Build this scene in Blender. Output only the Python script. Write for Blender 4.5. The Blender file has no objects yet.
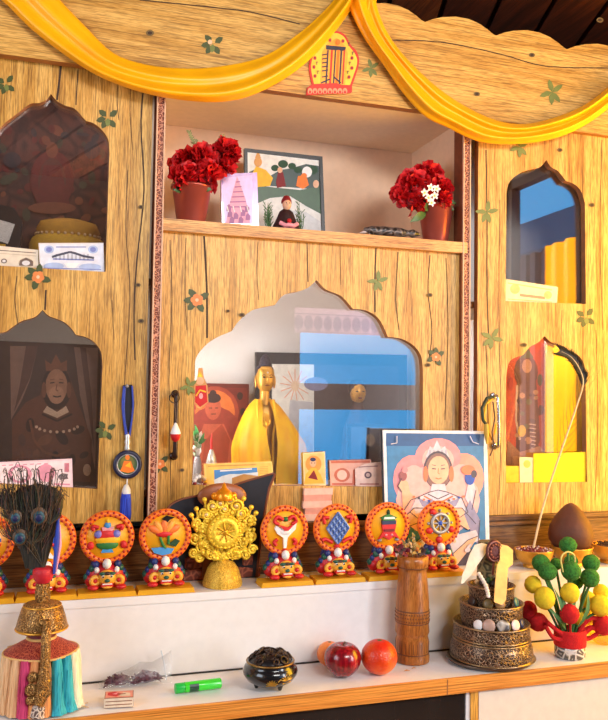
import bpy, math, random
from mathutils import Vector, Matrix
from mathutils.geometry import tessellate_polygon
rnd = random.Random(7)
SC = bpy.context.scene
COL = SC.collection
pi = math.pi
# ------------------------------------------------------------------ camera
W, H, F = 608, 720, 805.5
yaw, pit, rol = 0.31208, 0.04498, 0.01412
CAM = Vector((-0.56, -1.75, 1.35))
_f = Vector((math.sin(yaw)*math.cos(pit), math.cos(yaw)*math.cos(pit), math.sin(pit)))
_r = Vector((math.cos(yaw), -math.sin(yaw), 0)); _u = _r.cross(_f)
RR = _r*math.cos(rol)+_u*math.sin(rol); UU = -_r*math.sin(rol)+_u*math.cos(rol)
cd = bpy.data.cameras.new('camera'); cam = bpy.data.objects.new('camera', cd); COL.objects.link(cam)
cd.sensor_fit = 'VERTICAL'; cd.sensor_height = 36; cd.lens = 36*F/H; cd.clip_start = .05
M = Matrix((RR, UU, -_f)).transposed().to_4x4(); M.translation = CAM; cam.matrix_world = M
SC.camera = cam
def ray(x, y): return RR*((x-304)/F) + UU*((360-y)/F) + _f
def at(x, y, Y=0.0):
    d = ray(x, y); return CAM + d*((Y-CAM.y)/d.y)
def atz(x, y, z):
    d = ray(x, y); return CAM + d*((z-CAM.z)/d.z)
def onp(x, y, P, N):
    d = ray(x, y); return CAM + d*((P-CAM).dot(N)/d.dot(N))
def mpp(p): return (p-CAM).dot(_f)/F           # metres per photo pixel at p
# ------------------------------------------------------------------ materials
def lin(c): c /= 255.0; return c/12.92 if c <= .04045 else ((c+.055)/1.055)**2.4
def L3(c): return (lin(c[0]), lin(c[1]), lin(c[2]), 1)
_mc = {}
def newmat(name):
    m = bpy.data.materials.new(name); m.use_nodes = True
    nt = m.node_tree; nt.nodes.clear()
    out = nt.nodes.new('ShaderNodeOutputMaterial'); b = nt.nodes.new('ShaderNodeBsdfPrincipled')
    nt.links.new(b.outputs[0], out.inputs[0]); return m, nt, b, out
def nd(nt, t, **k):
    n = nt.nodes.new(t)
    for a, v in k.items(): setattr(n, a, v)
    return n
def col(r, g, b, rough=.55, metal=0.0, var=.10, scale=60, bump=0.0, bscale=None, coat=0.0, trans=0.0, sub=0.0):
    """plain coloured surface with a little procedural mottling"""
    key = (r, g, b, rough, metal, var, scale, bump, bscale, coat, trans, sub)
    if key in _mc: return _mc[key]
    m, nt, p, out = newmat('surface'); c = L3((r, g, b))
    tc = nd(nt, 'ShaderNodeTexCoord'); nz = nd(nt, 'ShaderNodeTexNoise'); nz.inputs['Scale'].default_value = scale
    nz.inputs['Detail'].default_value = 4
    nt.links.new(tc.outputs['Object'], nz.inputs['Vector'])
    rp = nd(nt, 'ShaderNodeValToRGB')
    rp.color_ramp.elements[0].position = .3; rp.color_ramp.elements[1].position = .7
    rp.color_ramp.elements[0].color = tuple(x*(1-var*1.5) for x in c[:3])+(1,)
    rp.color_ramp.elements[1].color = tuple(min(1, x*(1+var)) for x in c[:3])+(1,)
    nt.links.new(nz.outputs['Fac'], rp.inputs[0]); nt.links.new(rp.outputs[0], p.inputs['Base Color'])
    p.inputs['Roughness'].default_value = rough; p.inputs['Metallic'].default_value = metal
    p.inputs['Coat Weight'].default_value = coat
    p.inputs['Transmission Weight'].default_value = trans
    if sub: p.inputs['Subsurface Weight'].default_value = sub; p.inputs['Subsurface Radius'].default_value = (.01, .006, .004)
    if bump:
        n2 = nd(nt, 'ShaderNodeTexNoise'); n2.inputs['Scale'].default_value = bscale or scale*3
        nt.links.new(tc.outputs['Object'], n2.inputs['Vector'])
        bp = nd(nt, 'ShaderNodeBump'); bp.inputs['Strength'].default_value = bump; bp.inputs['Distance'].default_value = .004
        nt.links.new(n2.outputs['Fac'], bp.inputs['Height']); nt.links.new(bp.outputs[0], p.inputs['Normal'])
    _mc[key] = m; return m
def ramp(nt, stops):
    rp = nd(nt, 'ShaderNodeValToRGB'); e = rp.color_ramp.elements
    while len(e) < len(stops): e.new(.5)
    for i, (q, c) in enumerate(stops): e[i].position = q; e[i].color = L3(c)
    return rp
def wood(name, axis, light, mid, dark, scale=1.0, rough=.42, streak=.35, al=1.0):
    m, nt, p, out = newmat(name)
    tc = nd(nt, 'ShaderNodeTexCoord')
    def nz(along, across, detail, dist):
        mp = nd(nt, 'ShaderNodeMapping')
        mp.inputs['Scale'].default_value = tuple((along*al if a == axis else across)*scale for a in 'XYZ')
        nt.links.new(tc.outputs['Object'], mp.inputs[0])
        n = nd(nt, 'ShaderNodeTexNoise'); n.inputs['Scale'].default_value = 1; n.inputs['Detail'].default_value = detail
        n.inputs['Distortion'].default_value = dist
        nt.links.new(mp.outputs[0], n.inputs['Vector']); return n
    a = nz(2.0, 34, 8, .9); b = nz(11, 300, 6, .6); c = nz(.8, 26, 5, 1.1)
    rp = ramp(nt, [(.2, dark), (.40, mid), (.60, light), (.8, mid)])
    nt.links.new(a.outputs['Fac'], rp.inputs[0])
    r2 = nd(nt, 'ShaderNodeValToRGB'); r2.color_ramp.elements[0].position = .38; r2.color_ramp.elements[1].position = .50
    r2.color_ramp.elements[0].color = (1-streak*1.5, 1-streak*1.6, 1-streak*1.7, 1); r2.color_ramp.elements[1].color = (1, 1, 1, 1)
    nt.links.new(b.outputs['Fac'], r2.inputs[0])
    mx = nd(nt, 'ShaderNodeMixRGB', blend_type='MULTIPLY'); mx.inputs[0].default_value = 1
    nt.links.new(rp.outputs[0], mx.inputs[1]); nt.links.new(r2.outputs[0], mx.inputs[2])
    # cracks: thin dark lines where a stretched noise crosses its middle value
    r3 = nd(nt, 'ShaderNodeValToRGB'); e = r3.color_ramp.elements
    e[0].position = .25; e[0].color = (.26, .18, .11, 1); e[1].position = .285; e[1].color = (1, 1, 1, 1)
    nt.links.new(c.outputs['Fac'], r3.inputs[0])
    m2 = nd(nt, 'ShaderNodeMixRGB', blend_type='MULTIPLY'); m2.inputs[0].default_value = .9
    nt.links.new(mx.outputs[0], m2.inputs[1]); nt.links.new(r3.outputs[0], m2.inputs[2])
    f = nz(45, 620, 2, 0); r4 = nd(nt, 'ShaderNodeValToRGB'); r4.color_ramp.elements[0].position = .40; r4.color_ramp.elements[1].position = .56
    r4.color_ramp.elements[0].color = (.74, .68, .58, 1); r4.color_ramp.elements[1].color = (1.0, 1.0, 1.0, 1); nt.links.new(f.outputs['Fac'], r4.inputs[0])
    m3 = nd(nt, 'ShaderNodeMixRGB', blend_type='MULTIPLY'); m3.inputs[0].default_value = 1; nt.links.new(m2.outputs[0], m3.inputs[1]); nt.links.new(r4.outputs[0], m3.inputs[2])
    nt.links.new(m3.outputs[0], p.inputs['Base Color'])
    p.inputs['Roughness'].default_value = rough; p.inputs['Specular IOR Level'].default_value = .4
    bp = nd(nt, 'ShaderNodeBump'); bp.inputs['Strength'].default_value = .12; bp.inputs['Distance'].default_value = .002
    nt.links.new(b.outputs['Fac'], bp.inputs['Height']); nt.links.new(bp.outputs[0], p.inputs['Normal'])
    return m
def carved(name, lo, hi, scale=170, metal=0.0, rough=.45, bump=.8, dist=.004):
    """chased or carved relief: dark hollows, bright raised scrolls"""
    m, nt, p, out = newmat(name)
    tc = nd(nt, 'ShaderNodeTexCoord')
    n0 = nd(nt, 'ShaderNodeTexNoise'); n0.inputs['Scale'].default_value = scale*.5
    ad = nd(nt, 'ShaderNodeMixRGB', blend_type='ADD'); ad.inputs[0].default_value = .012
    nt.links.new(tc.outputs['Object'], n0.inputs['Vector']); nt.links.new(tc.outputs['Object'], ad.inputs[1]); nt.links.new(n0.outputs['Color'], ad.inputs[2])
    v = nd(nt, 'ShaderNodeTexVoronoi', feature='DISTANCE_TO_EDGE'); v.inputs['Scale'].default_value = scale
    nt.links.new(ad.outputs[0], v.inputs['Vector'])
    rp = ramp(nt, [(.03, hi), (.16, lo), (.3, lo), (.42, hi)])
    nt.links.new(v.outputs['Distance'], rp.inputs[0]); nt.links.new(rp.outputs[0], p.inputs['Base Color'])
    bp = nd(nt, 'ShaderNodeBump'); bp.inputs['Strength'].default_value = bump; bp.inputs['Distance'].default_value = dist
    sp = nd(nt, 'ShaderNodeRGBToBW'); nt.links.new(rp.outputs[0], sp.inputs[0])
    nt.links.new(sp.outputs[0], bp.inputs['Height']); nt.links.new(bp.outputs[0], p.inputs['Normal'])
    p.inputs['Roughness'].default_value = rough; p.inputs['Metallic'].default_value = metal
    return m
def streaks(name, stops, axis='Z', along=3, across=260, rough=.7, bump=.5):
    """fibres running along an axis (tassels, feathers, cloth)"""
    m, nt, p, out = newmat(name); tc = nd(nt, 'ShaderNodeTexCoord'); mp = nd(nt, 'ShaderNodeMapping')
    mp.inputs['Scale'].default_value = tuple(along if a == axis else across for a in 'XYZ')
    n = nd(nt, 'ShaderNodeTexNoise'); n.inputs['Scale'].default_value = 1; n.inputs['Detail'].default_value = 4
    nt.links.new(tc.outputs['Object'], mp.inputs[0]); nt.links.new(mp.outputs[0], n.inputs['Vector'])
    rp = ramp(nt, stops); nt.links.new(n.outputs['Fac'], rp.inputs[0]); nt.links.new(rp.outputs[0], p.inputs['Base Color'])
    p.inputs['Roughness'].default_value = rough
    bp = nd(nt, 'ShaderNodeBump'); bp.inputs['Strength'].default_value = bump; bp.inputs['Distance'].default_value = .003
    nt.links.new(n.outputs['Fac'], bp.inputs['Height']); nt.links.new(bp.outputs[0], p.inputs['Normal'])
    return m
def glassmat(name, refl, tint=(1, 1, 1)):
    m, nt, p, out = newmat(name); nt.nodes.remove(p)
    t = nd(nt, 'ShaderNodeBsdfTransparent'); t.inputs[0].default_value = tint+(1,)
    g = nd(nt, 'ShaderNodeBsdfGlossy'); g.inputs['Roughness'].default_value = .0; g.inputs[0].default_value = (1, 1, 1, 1)
    mx = nd(nt, 'ShaderNodeMixShader'); mx.inputs[0].default_value = refl
    nt.links.new(t.outputs[0], mx.inputs[1]); nt.links.new(g.outputs[0], mx.inputs[2]); nt.links.new(mx.outputs[0], out.inputs[0])
    return m
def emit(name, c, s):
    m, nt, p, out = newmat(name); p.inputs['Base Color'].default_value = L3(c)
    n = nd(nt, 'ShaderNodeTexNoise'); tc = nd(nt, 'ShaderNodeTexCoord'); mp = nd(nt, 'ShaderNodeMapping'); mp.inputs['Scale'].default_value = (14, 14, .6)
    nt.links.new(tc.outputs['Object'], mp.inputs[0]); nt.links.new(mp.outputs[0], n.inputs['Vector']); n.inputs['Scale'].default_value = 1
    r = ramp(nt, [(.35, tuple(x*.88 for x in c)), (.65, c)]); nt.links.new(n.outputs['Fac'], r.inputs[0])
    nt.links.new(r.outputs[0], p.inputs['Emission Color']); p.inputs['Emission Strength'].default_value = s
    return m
# ------------------------------------------------------------------ mesh builder
class MB:
    def __init__(s): s.v = []; s.f = []; s.m = []; s.s = []
    def add(s, vs, fs, mat, smooth=False):
        o = len(s.v); s.v += [Vector(p) for p in vs]
        for f in fs: s.f.append(tuple(i+o for i in f)); s.m.append(mat); s.s.append(smooth)
        return s
    def box(s, a, b, mat, rz=0, bev=0):
        (x0, y0, z0), (x1, y1, z1) = [min(p, q) for p, q in zip(a, b)], [max(p, q) for p, q in zip(a, b)]
        if bev:
            c = bev
            ring = lambda z, k: [(x0+k+c, y0+k, z), (x1-k-c, y0+k, z), (x1-k, y0+k+c, z), (x1-k, y1-k-c, z), (x1-k-c, y1-k, z), (x0+k+c, y1-k, z), (x0+k, y1-k-c, z), (x0+k, y0+k+c, z)]
            vs = ring(z0, c)+ring(z0+c, 0)+ring(z1-c, 0)+ring(z1, c)
            fs = [tuple(range(7, -1, -1)), tuple(range(24, 32))]
            for l in range(3):
                for i in range(8): j = (i+1) % 8; fs.append((l*8+i, l*8+j, l*8+8+j, l*8+8+i))
        else:
            vs = [(x, y, z) for z in (z0, z1) for y in (y0, y1) for x in (x0, x1)]
            fs = [(0, 2, 3, 1), (4, 5, 7, 6), (0, 1, 5, 4), (2, 6, 7, 3), (0, 4, 6, 2), (1, 3, 7, 5)]
        if rz:
            cx, cy = (x0+x1)/2, (y0+y1)/2; c_, s_ = math.cos(rz), math.sin(rz)
            vs = [(cx+(x-cx)*c_-(y-cy)*s_, cy+(x-cx)*s_+(y-cy)*c_, z) for x, y, z in vs]
        return s.add(vs, fs, mat)
    def obox(s, c, ux, uy, uz, mat):
        c, ux, uy, uz = map(Vector, (c, ux, uy, uz))     # half-extent vectors
        vs = [c+ux*a+uy*b+uz*d for d in (-1, 1) for b in (-1, 1) for a in (-1, 1)]
        return s.add(vs, [(0, 2, 3, 1), (4, 5, 7, 6), (0, 1, 5, 4), (2, 6, 7, 3), (0, 4, 6, 2), (1, 3, 7, 5)], mat)
    def slab(s, outer, holes, N, t, mat, edge=None):
        """plate: outline (3D points) with holes, extruded by t along -N (N faces the viewer)"""
        N = Vector(N); loops = [[Vector(p) for p in outer]]+[[Vector(p) for p in h] for h in holes]
        flat = [p for l in loops for p in l]; n = len(flat)
        tris = tessellate_polygon(loops)
        fs = []
        for t3 in tris:
            a, b, c = (flat[i] for i in t3)
            if (b-a).cross(c-a).dot(N) < 0: t3 = (t3[0], t3[2], t3[1])
            fs.append(tuple(t3))
        back = [p-N*t for p in flat]
        s.add(flat, fs, mat); s.add(back, [tuple(reversed(f)) for f in fs], edge or mat)
        o = 0
        for l in loops:
            k = len(l)
            vs = l+[p-N*t for p in l]
            s.add(vs, [(i, (i+1) % k, (i+1) % k+k, i+k) for i in range(k)], edge or mat); o += k
        return s
    def face(s, pts, mat): return s.add(pts, [tuple(range(len(pts)))], mat)
    def lathe(s, prof, c, mat, seg=32, axis=(0, 0, 1), smooth=True, sx=1, sy=1, ripple=None):
        c = Vector(c); Z = Vector(axis).normalized(); X = Vector((1, 0, 0)) if abs(Z.x) < .9 else Vector((0, 1, 0))
        X = (X-Z*X.dot(Z)).normalized(); Y = Z.cross(X); vs = []
        for r, z in prof:
            for i in range(seg):
                a = 2*pi*i/seg; q = r*(ripple(a, z) if ripple else 1)
                vs.append(c+X*q*math.cos(a)*sx+Y*q*math.sin(a)*sy+Z*z)
        fs = []
        for k in range(len(prof)-1):
            for i in range(seg): j = (i+1) % seg; fs.append((k*seg+i, k*seg+j, (k+1)*seg+j, (k+1)*seg+i))
        s.add(vs, fs, mat, smooth)
        if prof[0][0] > 1e-6: s.add(vs[:seg], [tuple(range(seg-1, -1, -1))], mat)
        if prof[-1][0] > 1e-6: s.add(vs[-seg:], [tuple(range(seg))], mat)
        return s
    def ell(s, c, r, mat, seg=16, rings=10, jit=0, ax=None):
        c = Vector(c); r = (r, r, r) if not hasattr(r, '__len__') else r; vs = []
        A = ax or (Vector((1, 0, 0)), Vector((0, 1, 0)), Vector((0, 0, 1)))
        for k in range(rings+1):
            t = pi*k/rings
            for i in range(seg):
                a = 2*pi*i/seg; j = 1+rnd.uniform(-jit, jit)
                vs.append(c+A[0]*(r[0]*math.sin(t)*math.cos(a)*j)+A[1]*(r[1]*math.sin(t)*math.sin(a)*j)+A[2]*(-r[2]*math.cos(t)*j))
        fs = [(k*seg+i, k*seg+(i+1) % seg, (k+1)*seg+(i+1) % seg, (k+1)*seg+i) for k in range(rings) for i in range(seg)]
        return s.add(vs, fs, mat, True)
    def tube(s, pts, r, mat, seg=8, flat=1.0, cap=True, fn=None):
        pts = [Vector(p) for p in pts]; n = len(pts); rs = r if hasattr(r, '__len__') else [r]*n
        vs = []; up = fn
        for i, p in enumerate(pts):
            d = (pts[min(i+1, n-1)]-pts[max(i-1, 0)]).normalized()
            if up is None: up = Vector((0, 0, 1)) if abs(d.z) < .9 else Vector((0, 1, 0))
            x = d.cross(up)
            if x.length < 1e-6: x = d.orthogonal()
            x.normalize(); y = x.cross(d).normalized()
            if fn is None: up = y
            for k in range(seg):
                a = 2*pi*k/seg; vs.append(p+x*rs[i]*math.cos(a)+y*rs[i]*math.sin(a)*flat)
        fs = [(i*seg+k, i*seg+(k+1) % seg, (i+1)*seg+(k+1) % seg, (i+1)*seg+k) for i in range(n-1) for k in range(seg)]
        s.add(vs, fs, mat, True)
        if cap: s.add(vs[:seg], [tuple(range(seg-1, -1, -1))], mat); s.add(vs[-seg:], [tuple(range(seg))], mat)
        return s
    def torus(s, c, R, r, mat, axis=(0, 0, 1), seg=32, k=8, sx=1, sy=1):
        c = Vector(c); Z = Vector(axis).normalized(); X = Vector((1, 0, 0)) if abs(Z.x) < .9 else Vector((0, 1, 0))
        X = (X-Z*X.dot(Z)).normalized(); Y = Z.cross(X); vs = []
        for i in range(seg):
            a = 2*pi*i/seg; d = X*math.cos(a)*sx+Y*math.sin(a)*sy
            for j in range(k):
                b = 2*pi*j/k; vs.append(c+d*(R+r*math.cos(b))+Z*r*math.sin(b))
        fs = [(i*k+j, ((i+1) % seg)*k+j, ((i+1) % seg)*k+(j+1) % k, i*k+(j+1) % k) for i in range(seg) for j in range(k)]
        return s.add(vs, fs, mat, True)
    def build(s, name, parent=None, loc=None):
        me = bpy.data.meshes.new(name); o = bpy.data.objects.new(name, me); COL.objects.link(o)
        off = Vector(loc) if loc is not None else (ROOT(parent).location.copy() if parent else Vector())
        me.from_pydata([p-off for p in s.v], [], s.f)
        mats = []
        for m in s.m:
            if m not in mats: mats.append(m); me.materials.append(m)
        me.polygons.foreach_set('material_index', [mats.index(m) for m in s.m])
        me.polygons.foreach_set('use_smooth', s.s); me.update()
        if parent: o.parent = parent
        elif loc is not None: o.location = off
        return o
def ROOT(o):
    while o.parent: o = o.parent
    return o
def tag(o, label, cat, group=None):
    o['label'] = label; o['category'] = cat
    if group: o['group'] = group
    return o
def thing(name, loc, label, cat, group=None):
    o = bpy.data.objects.new(name, None); COL.objects.link(o); o.location = loc; o.empty_display_size = .03
    return tag(o, label, cat, group)
def struct(name, mb):
    o = mb.build(name); o['kind'] = 'structure'; return o
def ellp(cx, cy, rx, ry, n=20, a0=0, a1=2*pi, rot=0):
    k = n if abs(a1-a0-2*pi) < 1e-6 else n+1
    o = []
    for i in range(k):
        a = a0+(a1-a0)*i/n; x, y = rx*math.cos(a), ry*math.sin(a)
        o.append((cx+x*math.cos(rot)-y*math.sin(rot), cy+x*math.sin(rot)+y*math.cos(rot)))
    return o
class Print:
    """flat printed shapes on a plane (P,N): photo outlines laid on the real picture surface"""
    def __init__(s, mb, P, N=(0, -1, 0)): s.mb = mb; s.P = Vector(P); s.N = Vector(N).normalized(); s.l = 0; s.zb = None
    def w(s, x, y, lift=0): return onp(x, y, s.P+s.N*lift, s.N)
    def poly(s, pts, mat, step=1):
        s.l += step; P = [s.w(x, y, s.l*.00006) for x, y in pts]
        if s.zb is not None:
            for q in P:
                if q.z < s.zb+.0004: q.z = s.zb+.0004; q.y -= (q-s.P-s.N*s.l*.00006).dot(s.N)/s.N.y
        tr = tessellate_polygon([P]); fs = []
        for t in tr:
            a, b, c = (P[i] for i in t)
            fs.append(tuple(t) if (b-a).cross(c-a).dot(s.N) > 0 else (t[0], t[2], t[1]))
        s.mb.add(P, fs, mat); return s
    def ell(s, cx, cy, rx, ry, mat, rot=0, n=18): return s.poly(ellp(cx, cy, rx, ry, n, rot=rot), mat)
    def line(s, pts, w, mat):
        for i in range(len(pts)-1):
            (x0, y0), (x1, y1) = pts[i], pts[i+1]; d = math.hypot(x1-x0, y1-y0) or 1; nx, ny = -(y1-y0)/d*w/2, (x1-x0)/d*w/2
            s.poly([(x0+nx, y0+ny), (x1+nx, y1+ny), (x1-nx, y1-ny), (x0-nx, y0-ny)], mat, step=1 if i == 0 else .02)
        return s
def smooth(pts, n=6, closed=False):
    """Catmull-Rom through 2D or 3D points"""
    P = [Vector(p) for p in pts]; o = []; N = len(P)
    rng = range(N) if closed else range(N-1)
    for i in rng:
        p0 = P[i-1] if (i > 0 or closed) else P[0]; p1 = P[i]; p2 = P[(i+1) % N]; p3 = P[(i+2) % N] if (i+2 < N or closed) else P[-1]
        for k in range(n):
            t = k/n; o.append(.5*((2*p1)+(p2-p0)*t+(2*p0-5*p1+4*p2-p3)*t*t+(3*p1-p0-3*p2+p3)*t**3))
    if not closed: o.append(P[-1])
    return o
def chain(*segs, n=5):
    """outline from smooth pieces meeting in sharp cusps"""
    o = []
    for sg in segs: o += [tuple(q) for q in smooth(sg, n)][:-1]
    o.append(tuple(segs[-1][-1])); return o
# ================================================================== SETTING
SC.view_settings.view_transform = 'Standard'; SC.view_settings.look = 'None'; SC.view_settings.gamma = 1
SC.view_settings.exposure = 0.12; SC.view_settings.use_curve_mapping = False
try:
    SC.cycles.use_denoising = True; SC.cycles.max_bounces = 8; SC.cycles.transparent_max_bounces = 16; SC.cycles.sample_clamp_indirect = 4; SC.cycles.caustics_reflective = False
except Exception: pass
wd = bpy.data.worlds.new('World'); SC.world = wd; wd.use_nodes = True
bgn = wd.node_tree.nodes.get('Background') or wd.node_tree.nodes.new('ShaderNodeBackground')
wt = wd.node_tree
_tc = nd(wt, 'ShaderNodeTexCoord'); _n = nd(wt, 'ShaderNodeTexNoise'); _n.inputs['Scale'].default_value = 2.5; _n.inputs['Detail'].default_value = 6
_rp = nd(wt, 'ShaderNodeValToRGB'); _rp.color_ramp.elements[0].position = .35; _rp.color_ramp.elements[1].position = .75
_rp.color_ramp.elements[0].color = (.03, .30, .74, 1); _rp.color_ramp.elements[1].color = (.16, .48, .84, 1)
wt.links.new(_tc.outputs['Generated'], _n.inputs['Vector']); wt.links.new(_n.outputs['Fac'], _rp.inputs[0]); wt.links.new(_rp.outputs[0], bgn.inputs[0])
bgn.inputs[1].default_value = 2.3
def refl(px, py, pane=0.0, Y=None, X=None):
    p = at(px, py, pane); d = ray(px, py); d = Vector((d.x, -d.y, d.z))
    t = (Y-p.y)/d.y if Y is not None else (X-p.x)/d.x
    return p+d*t
RY, LX, BY, ZC = -2.35, -1.75, .34, 2.42
RX = refl(425, 400, 0, Y=RY).x+.05
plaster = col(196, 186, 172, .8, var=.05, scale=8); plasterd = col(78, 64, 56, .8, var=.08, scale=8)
w1a = refl(297, 306, 0, Y=RY); w1b = refl(424, 500, 0, Y=RY)
W1 = (w1a.x, RX-.03, w1b.z, w1a.z)            # x0 x1 z0 z1 of the rear window
def rect(f, a, b, c, d): return [f(a, c), f(b, c), f(b, d), f(a, d)]
fy = lambda Y: (lambda u, v: (u, Y, v)); fx = lambda X: (lambda u, v: (X, u, v))
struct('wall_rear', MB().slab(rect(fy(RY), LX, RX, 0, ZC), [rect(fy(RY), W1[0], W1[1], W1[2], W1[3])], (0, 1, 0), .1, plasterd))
W2 = (refl(502, 300, 0, X=RX).y, -.12, 1.0, 2.40)                 # y0 y1 z0 z1 of the right window
KW = (RY+.04, W2[0]-.06, .75, 2.3)
struct('wall_right', MB().slab(rect(fx(RX), RY-.1, BY+.1, 0, ZC), [rect(fx(RX), W2[0], W2[1], W2[2], W2[3]), rect(fx(RX), KW[0], KW[1], KW[2], KW[3])], (-1, 0, 0), .1, plaster))
LW = (-1.7, -.7, 1.1, 2.2)
struct('wall_left', MB().slab(rect(fx(LX), RY-.1, BY+.1, 0, ZC), [rect(fx(LX), LW[0], LW[1], LW[2], LW[3])], (1, 0, 0), .1, plaster))
struct('wall_back', MB().slab(rect(fy(BY), LX, RX, 0, ZC), [], (0, -1, 0), .1, col(88, 48, 26, .6)))
struct('floor', MB().box((LX-.1, RY-.1, -.1), (RX+.1, BY+.1, 0), wood('floor_boards', 'Y', (168, 120, 80), (140, 96, 60), (96, 62, 38))))
cb = MB(); pk = wood('ceiling_planks', 'Y', (92, 44, 26), (60, 26, 16), (34, 14, 8), 1, .5); pk2 = wood('ceiling_plank_pale', 'Y', (150, 84, 42), (112, 58, 28), (66, 30, 14), 1, .5)
cb.box((LX-.1, RY-.1, ZC+.02), (RX+.1, BY+.1, ZC+.08), col(30, 14, 9, .8))
for i in range(-13, 12):                       # planks run a little askew of the cabinet
    cx = i*.155; d = Vector((math.sin(.33), math.cos(.33), 0)); n = Vector((d.y, -d.x, 0)); c = Vector((cx, -.9, ZC+.012))
    cb.obox(c, n*.066, d*1.75, (0, 0, .012), pk if (i*7) % 5 else pk2)
struct('ceiling', cb)
wf = MB(); fr = col(58, 40, 34, .5)
zb0 = refl(360, 410, 0, Y=RY).z; zb1 = refl(360, 384, 0, Y=RY).z; zv = refl(360, 334, 0, Y=RY).z
wf.box((W1[0], RY-.06, zb0), (W1[1], RY-.01, zb1), fr)
for x in (W1[0]+.02,): wf.box((x-.02, RY-.07, W1[2]), (x+.02, RY-.02, W1[3]), fr)
o1 = struct('window_1', wf)
val = MB(); vm = col(176, 150, 170, .9); vd = col(92, 80, 120, .9)
val.box((W1[0], RY-.02, zv), (W1[1], RY-.012, W1[3]), vm)
n = 14
for i in range(n):
    x = W1[0]+(i+.5)*(W1[1]-W1[0])/n; P = []
    for k in range(12): P.append((x+.026*math.cos(2*pi*k/12), RY-.0115, zv+.055+.042*math.sin(2*pi*k/12)))
    val.face(P, vd)
val.box((W1[0], RY-.0118, zv+.004), (W1[1], RY-.0112, zv+.010), vd); val.box((W1[0], RY-.0118, zv+.1), (W1[1], RY-.0112, zv+.106), vd)
tag(val.build('curtain_valance'), 'lilac window valance with a row of ovals, reflected in the large arched pane', 'curtain')
wf = MB()
for y in (W2[0]+.02, W2[1]-.02): wf.box((RX+.03, y-.025, W2[2]), (RX+.08, y+.025, W2[3]), fr)
for z in (W2[2]+.02, W2[3]-.02): wf.box((RX+.03, W2[0], z-.02), (RX+.08, W2[1], z+.02), fr)
struct('window_2', wf)
# yellow curtain drawn over the near half of the right window, daylight glowing through it
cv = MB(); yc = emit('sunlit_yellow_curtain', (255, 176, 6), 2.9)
y0c, y1c = refl(553, 300, 0, X=RX).y, -.14
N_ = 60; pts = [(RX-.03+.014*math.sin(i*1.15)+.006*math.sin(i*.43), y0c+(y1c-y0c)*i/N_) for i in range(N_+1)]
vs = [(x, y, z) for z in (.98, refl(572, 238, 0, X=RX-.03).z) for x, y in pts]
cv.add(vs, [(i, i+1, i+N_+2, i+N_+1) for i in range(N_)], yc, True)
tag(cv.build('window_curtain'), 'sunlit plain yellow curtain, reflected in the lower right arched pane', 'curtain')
# house over the way, seen only in the reflection
hs = thing('street_house', (2.75, -2, 0), 'brown timber house under a grey roof, reflected in the upper right pane', 'house')
hw = wood('house_timber', 'Z', (206, 150, 122), (176, 120, 96), (120, 78, 60))
zr = refl(540, 246, 0, X=2.75).z
MB().box((2.75, -3.6, 0), (3.05, -.4, zr), hw).build('wall', hs)
p_, q_ = refl(516, 226, 0, X=2.65), refl(580, 203, 0, X=2.65)
rf = MB(); sl = (q_.z-p_.z)/(q_.y-p_.y); a = -3.8; b = -.2
za, zb_ = p_.z+(a-p_.y)*sl, p_.z+(b-p_.y)*sl
rf.slab([(2.65, a, zr-.05), (2.65, b, zr-.05), (2.65, b, zb_), (2.65, a, za)], [], (-1, 0, 0), .5, col(92, 96, 112, .7)).build('roof', hs)
pm = MB()
for px in (527, 536, 548):
    q = refl(px, 270, 0, X=2.72); pm.box((2.7, q.y-.03, 0), (2.75, q.y+.03, zr), col(120, 84, 74, .7))
pm.build('post_row', hs)
# ------------------------------------------------------------------ lights
def area(name, loc, tgt, sx, sy, c, p):
    l = bpy.data.lights.new(name, 'AREA'); l.shape = 'RECTANGLE'; l.size = sx; l.size_y = sy; l.color = c; l.energy = p
    o = bpy.data.objects.new(name, l); COL.objects.link(o); o.location = loc
    o.rotation_euler = (Vector(tgt)-Vector(loc)).to_track_quat('-Z', 'Y').to_euler(); return o
area('window_daylight_right', (RX+.04, (KW[0]+KW[1])/2, 1.52), (0, (KW[0]+KW[1])/2, 1.52), KW[1]-KW[0], 1.5, (.97, .985, 1), 42)
area('left_side_fill', (LX-.04, -1.2, 1.65), (0, -1.2, 1.65), .95, 1.05, (1, .97, .95), 15)  # added weaker fill from the left, set in an unseen opening
area('rear_wall_fill', (.42, RY+.02, 2.22), (.42, 0, 2.22), .95, .36, (1, .98, .95), 32)  # added frontal fill on the solid rear wall, no opening behind it
zct = refl(572, 238, 0, X=RX-.03).z
yg = refl(588, 300, 0, X=RX-.05).y
area('sunlit_curtain_glow', (RX-.055, (yg-.05)/2, 1.42), (0, (yg-.05)/2, 1.42), abs(yg)-.06, 1.3, (1, .58, .03), 34)
area('house_fill', (RX+.25, -2.7, .7), (2.72, -3.1, 2.2), 1.6, .5, (1, .95, .88), 70)  # added unseen light below the window, brightens the reflected house

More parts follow.
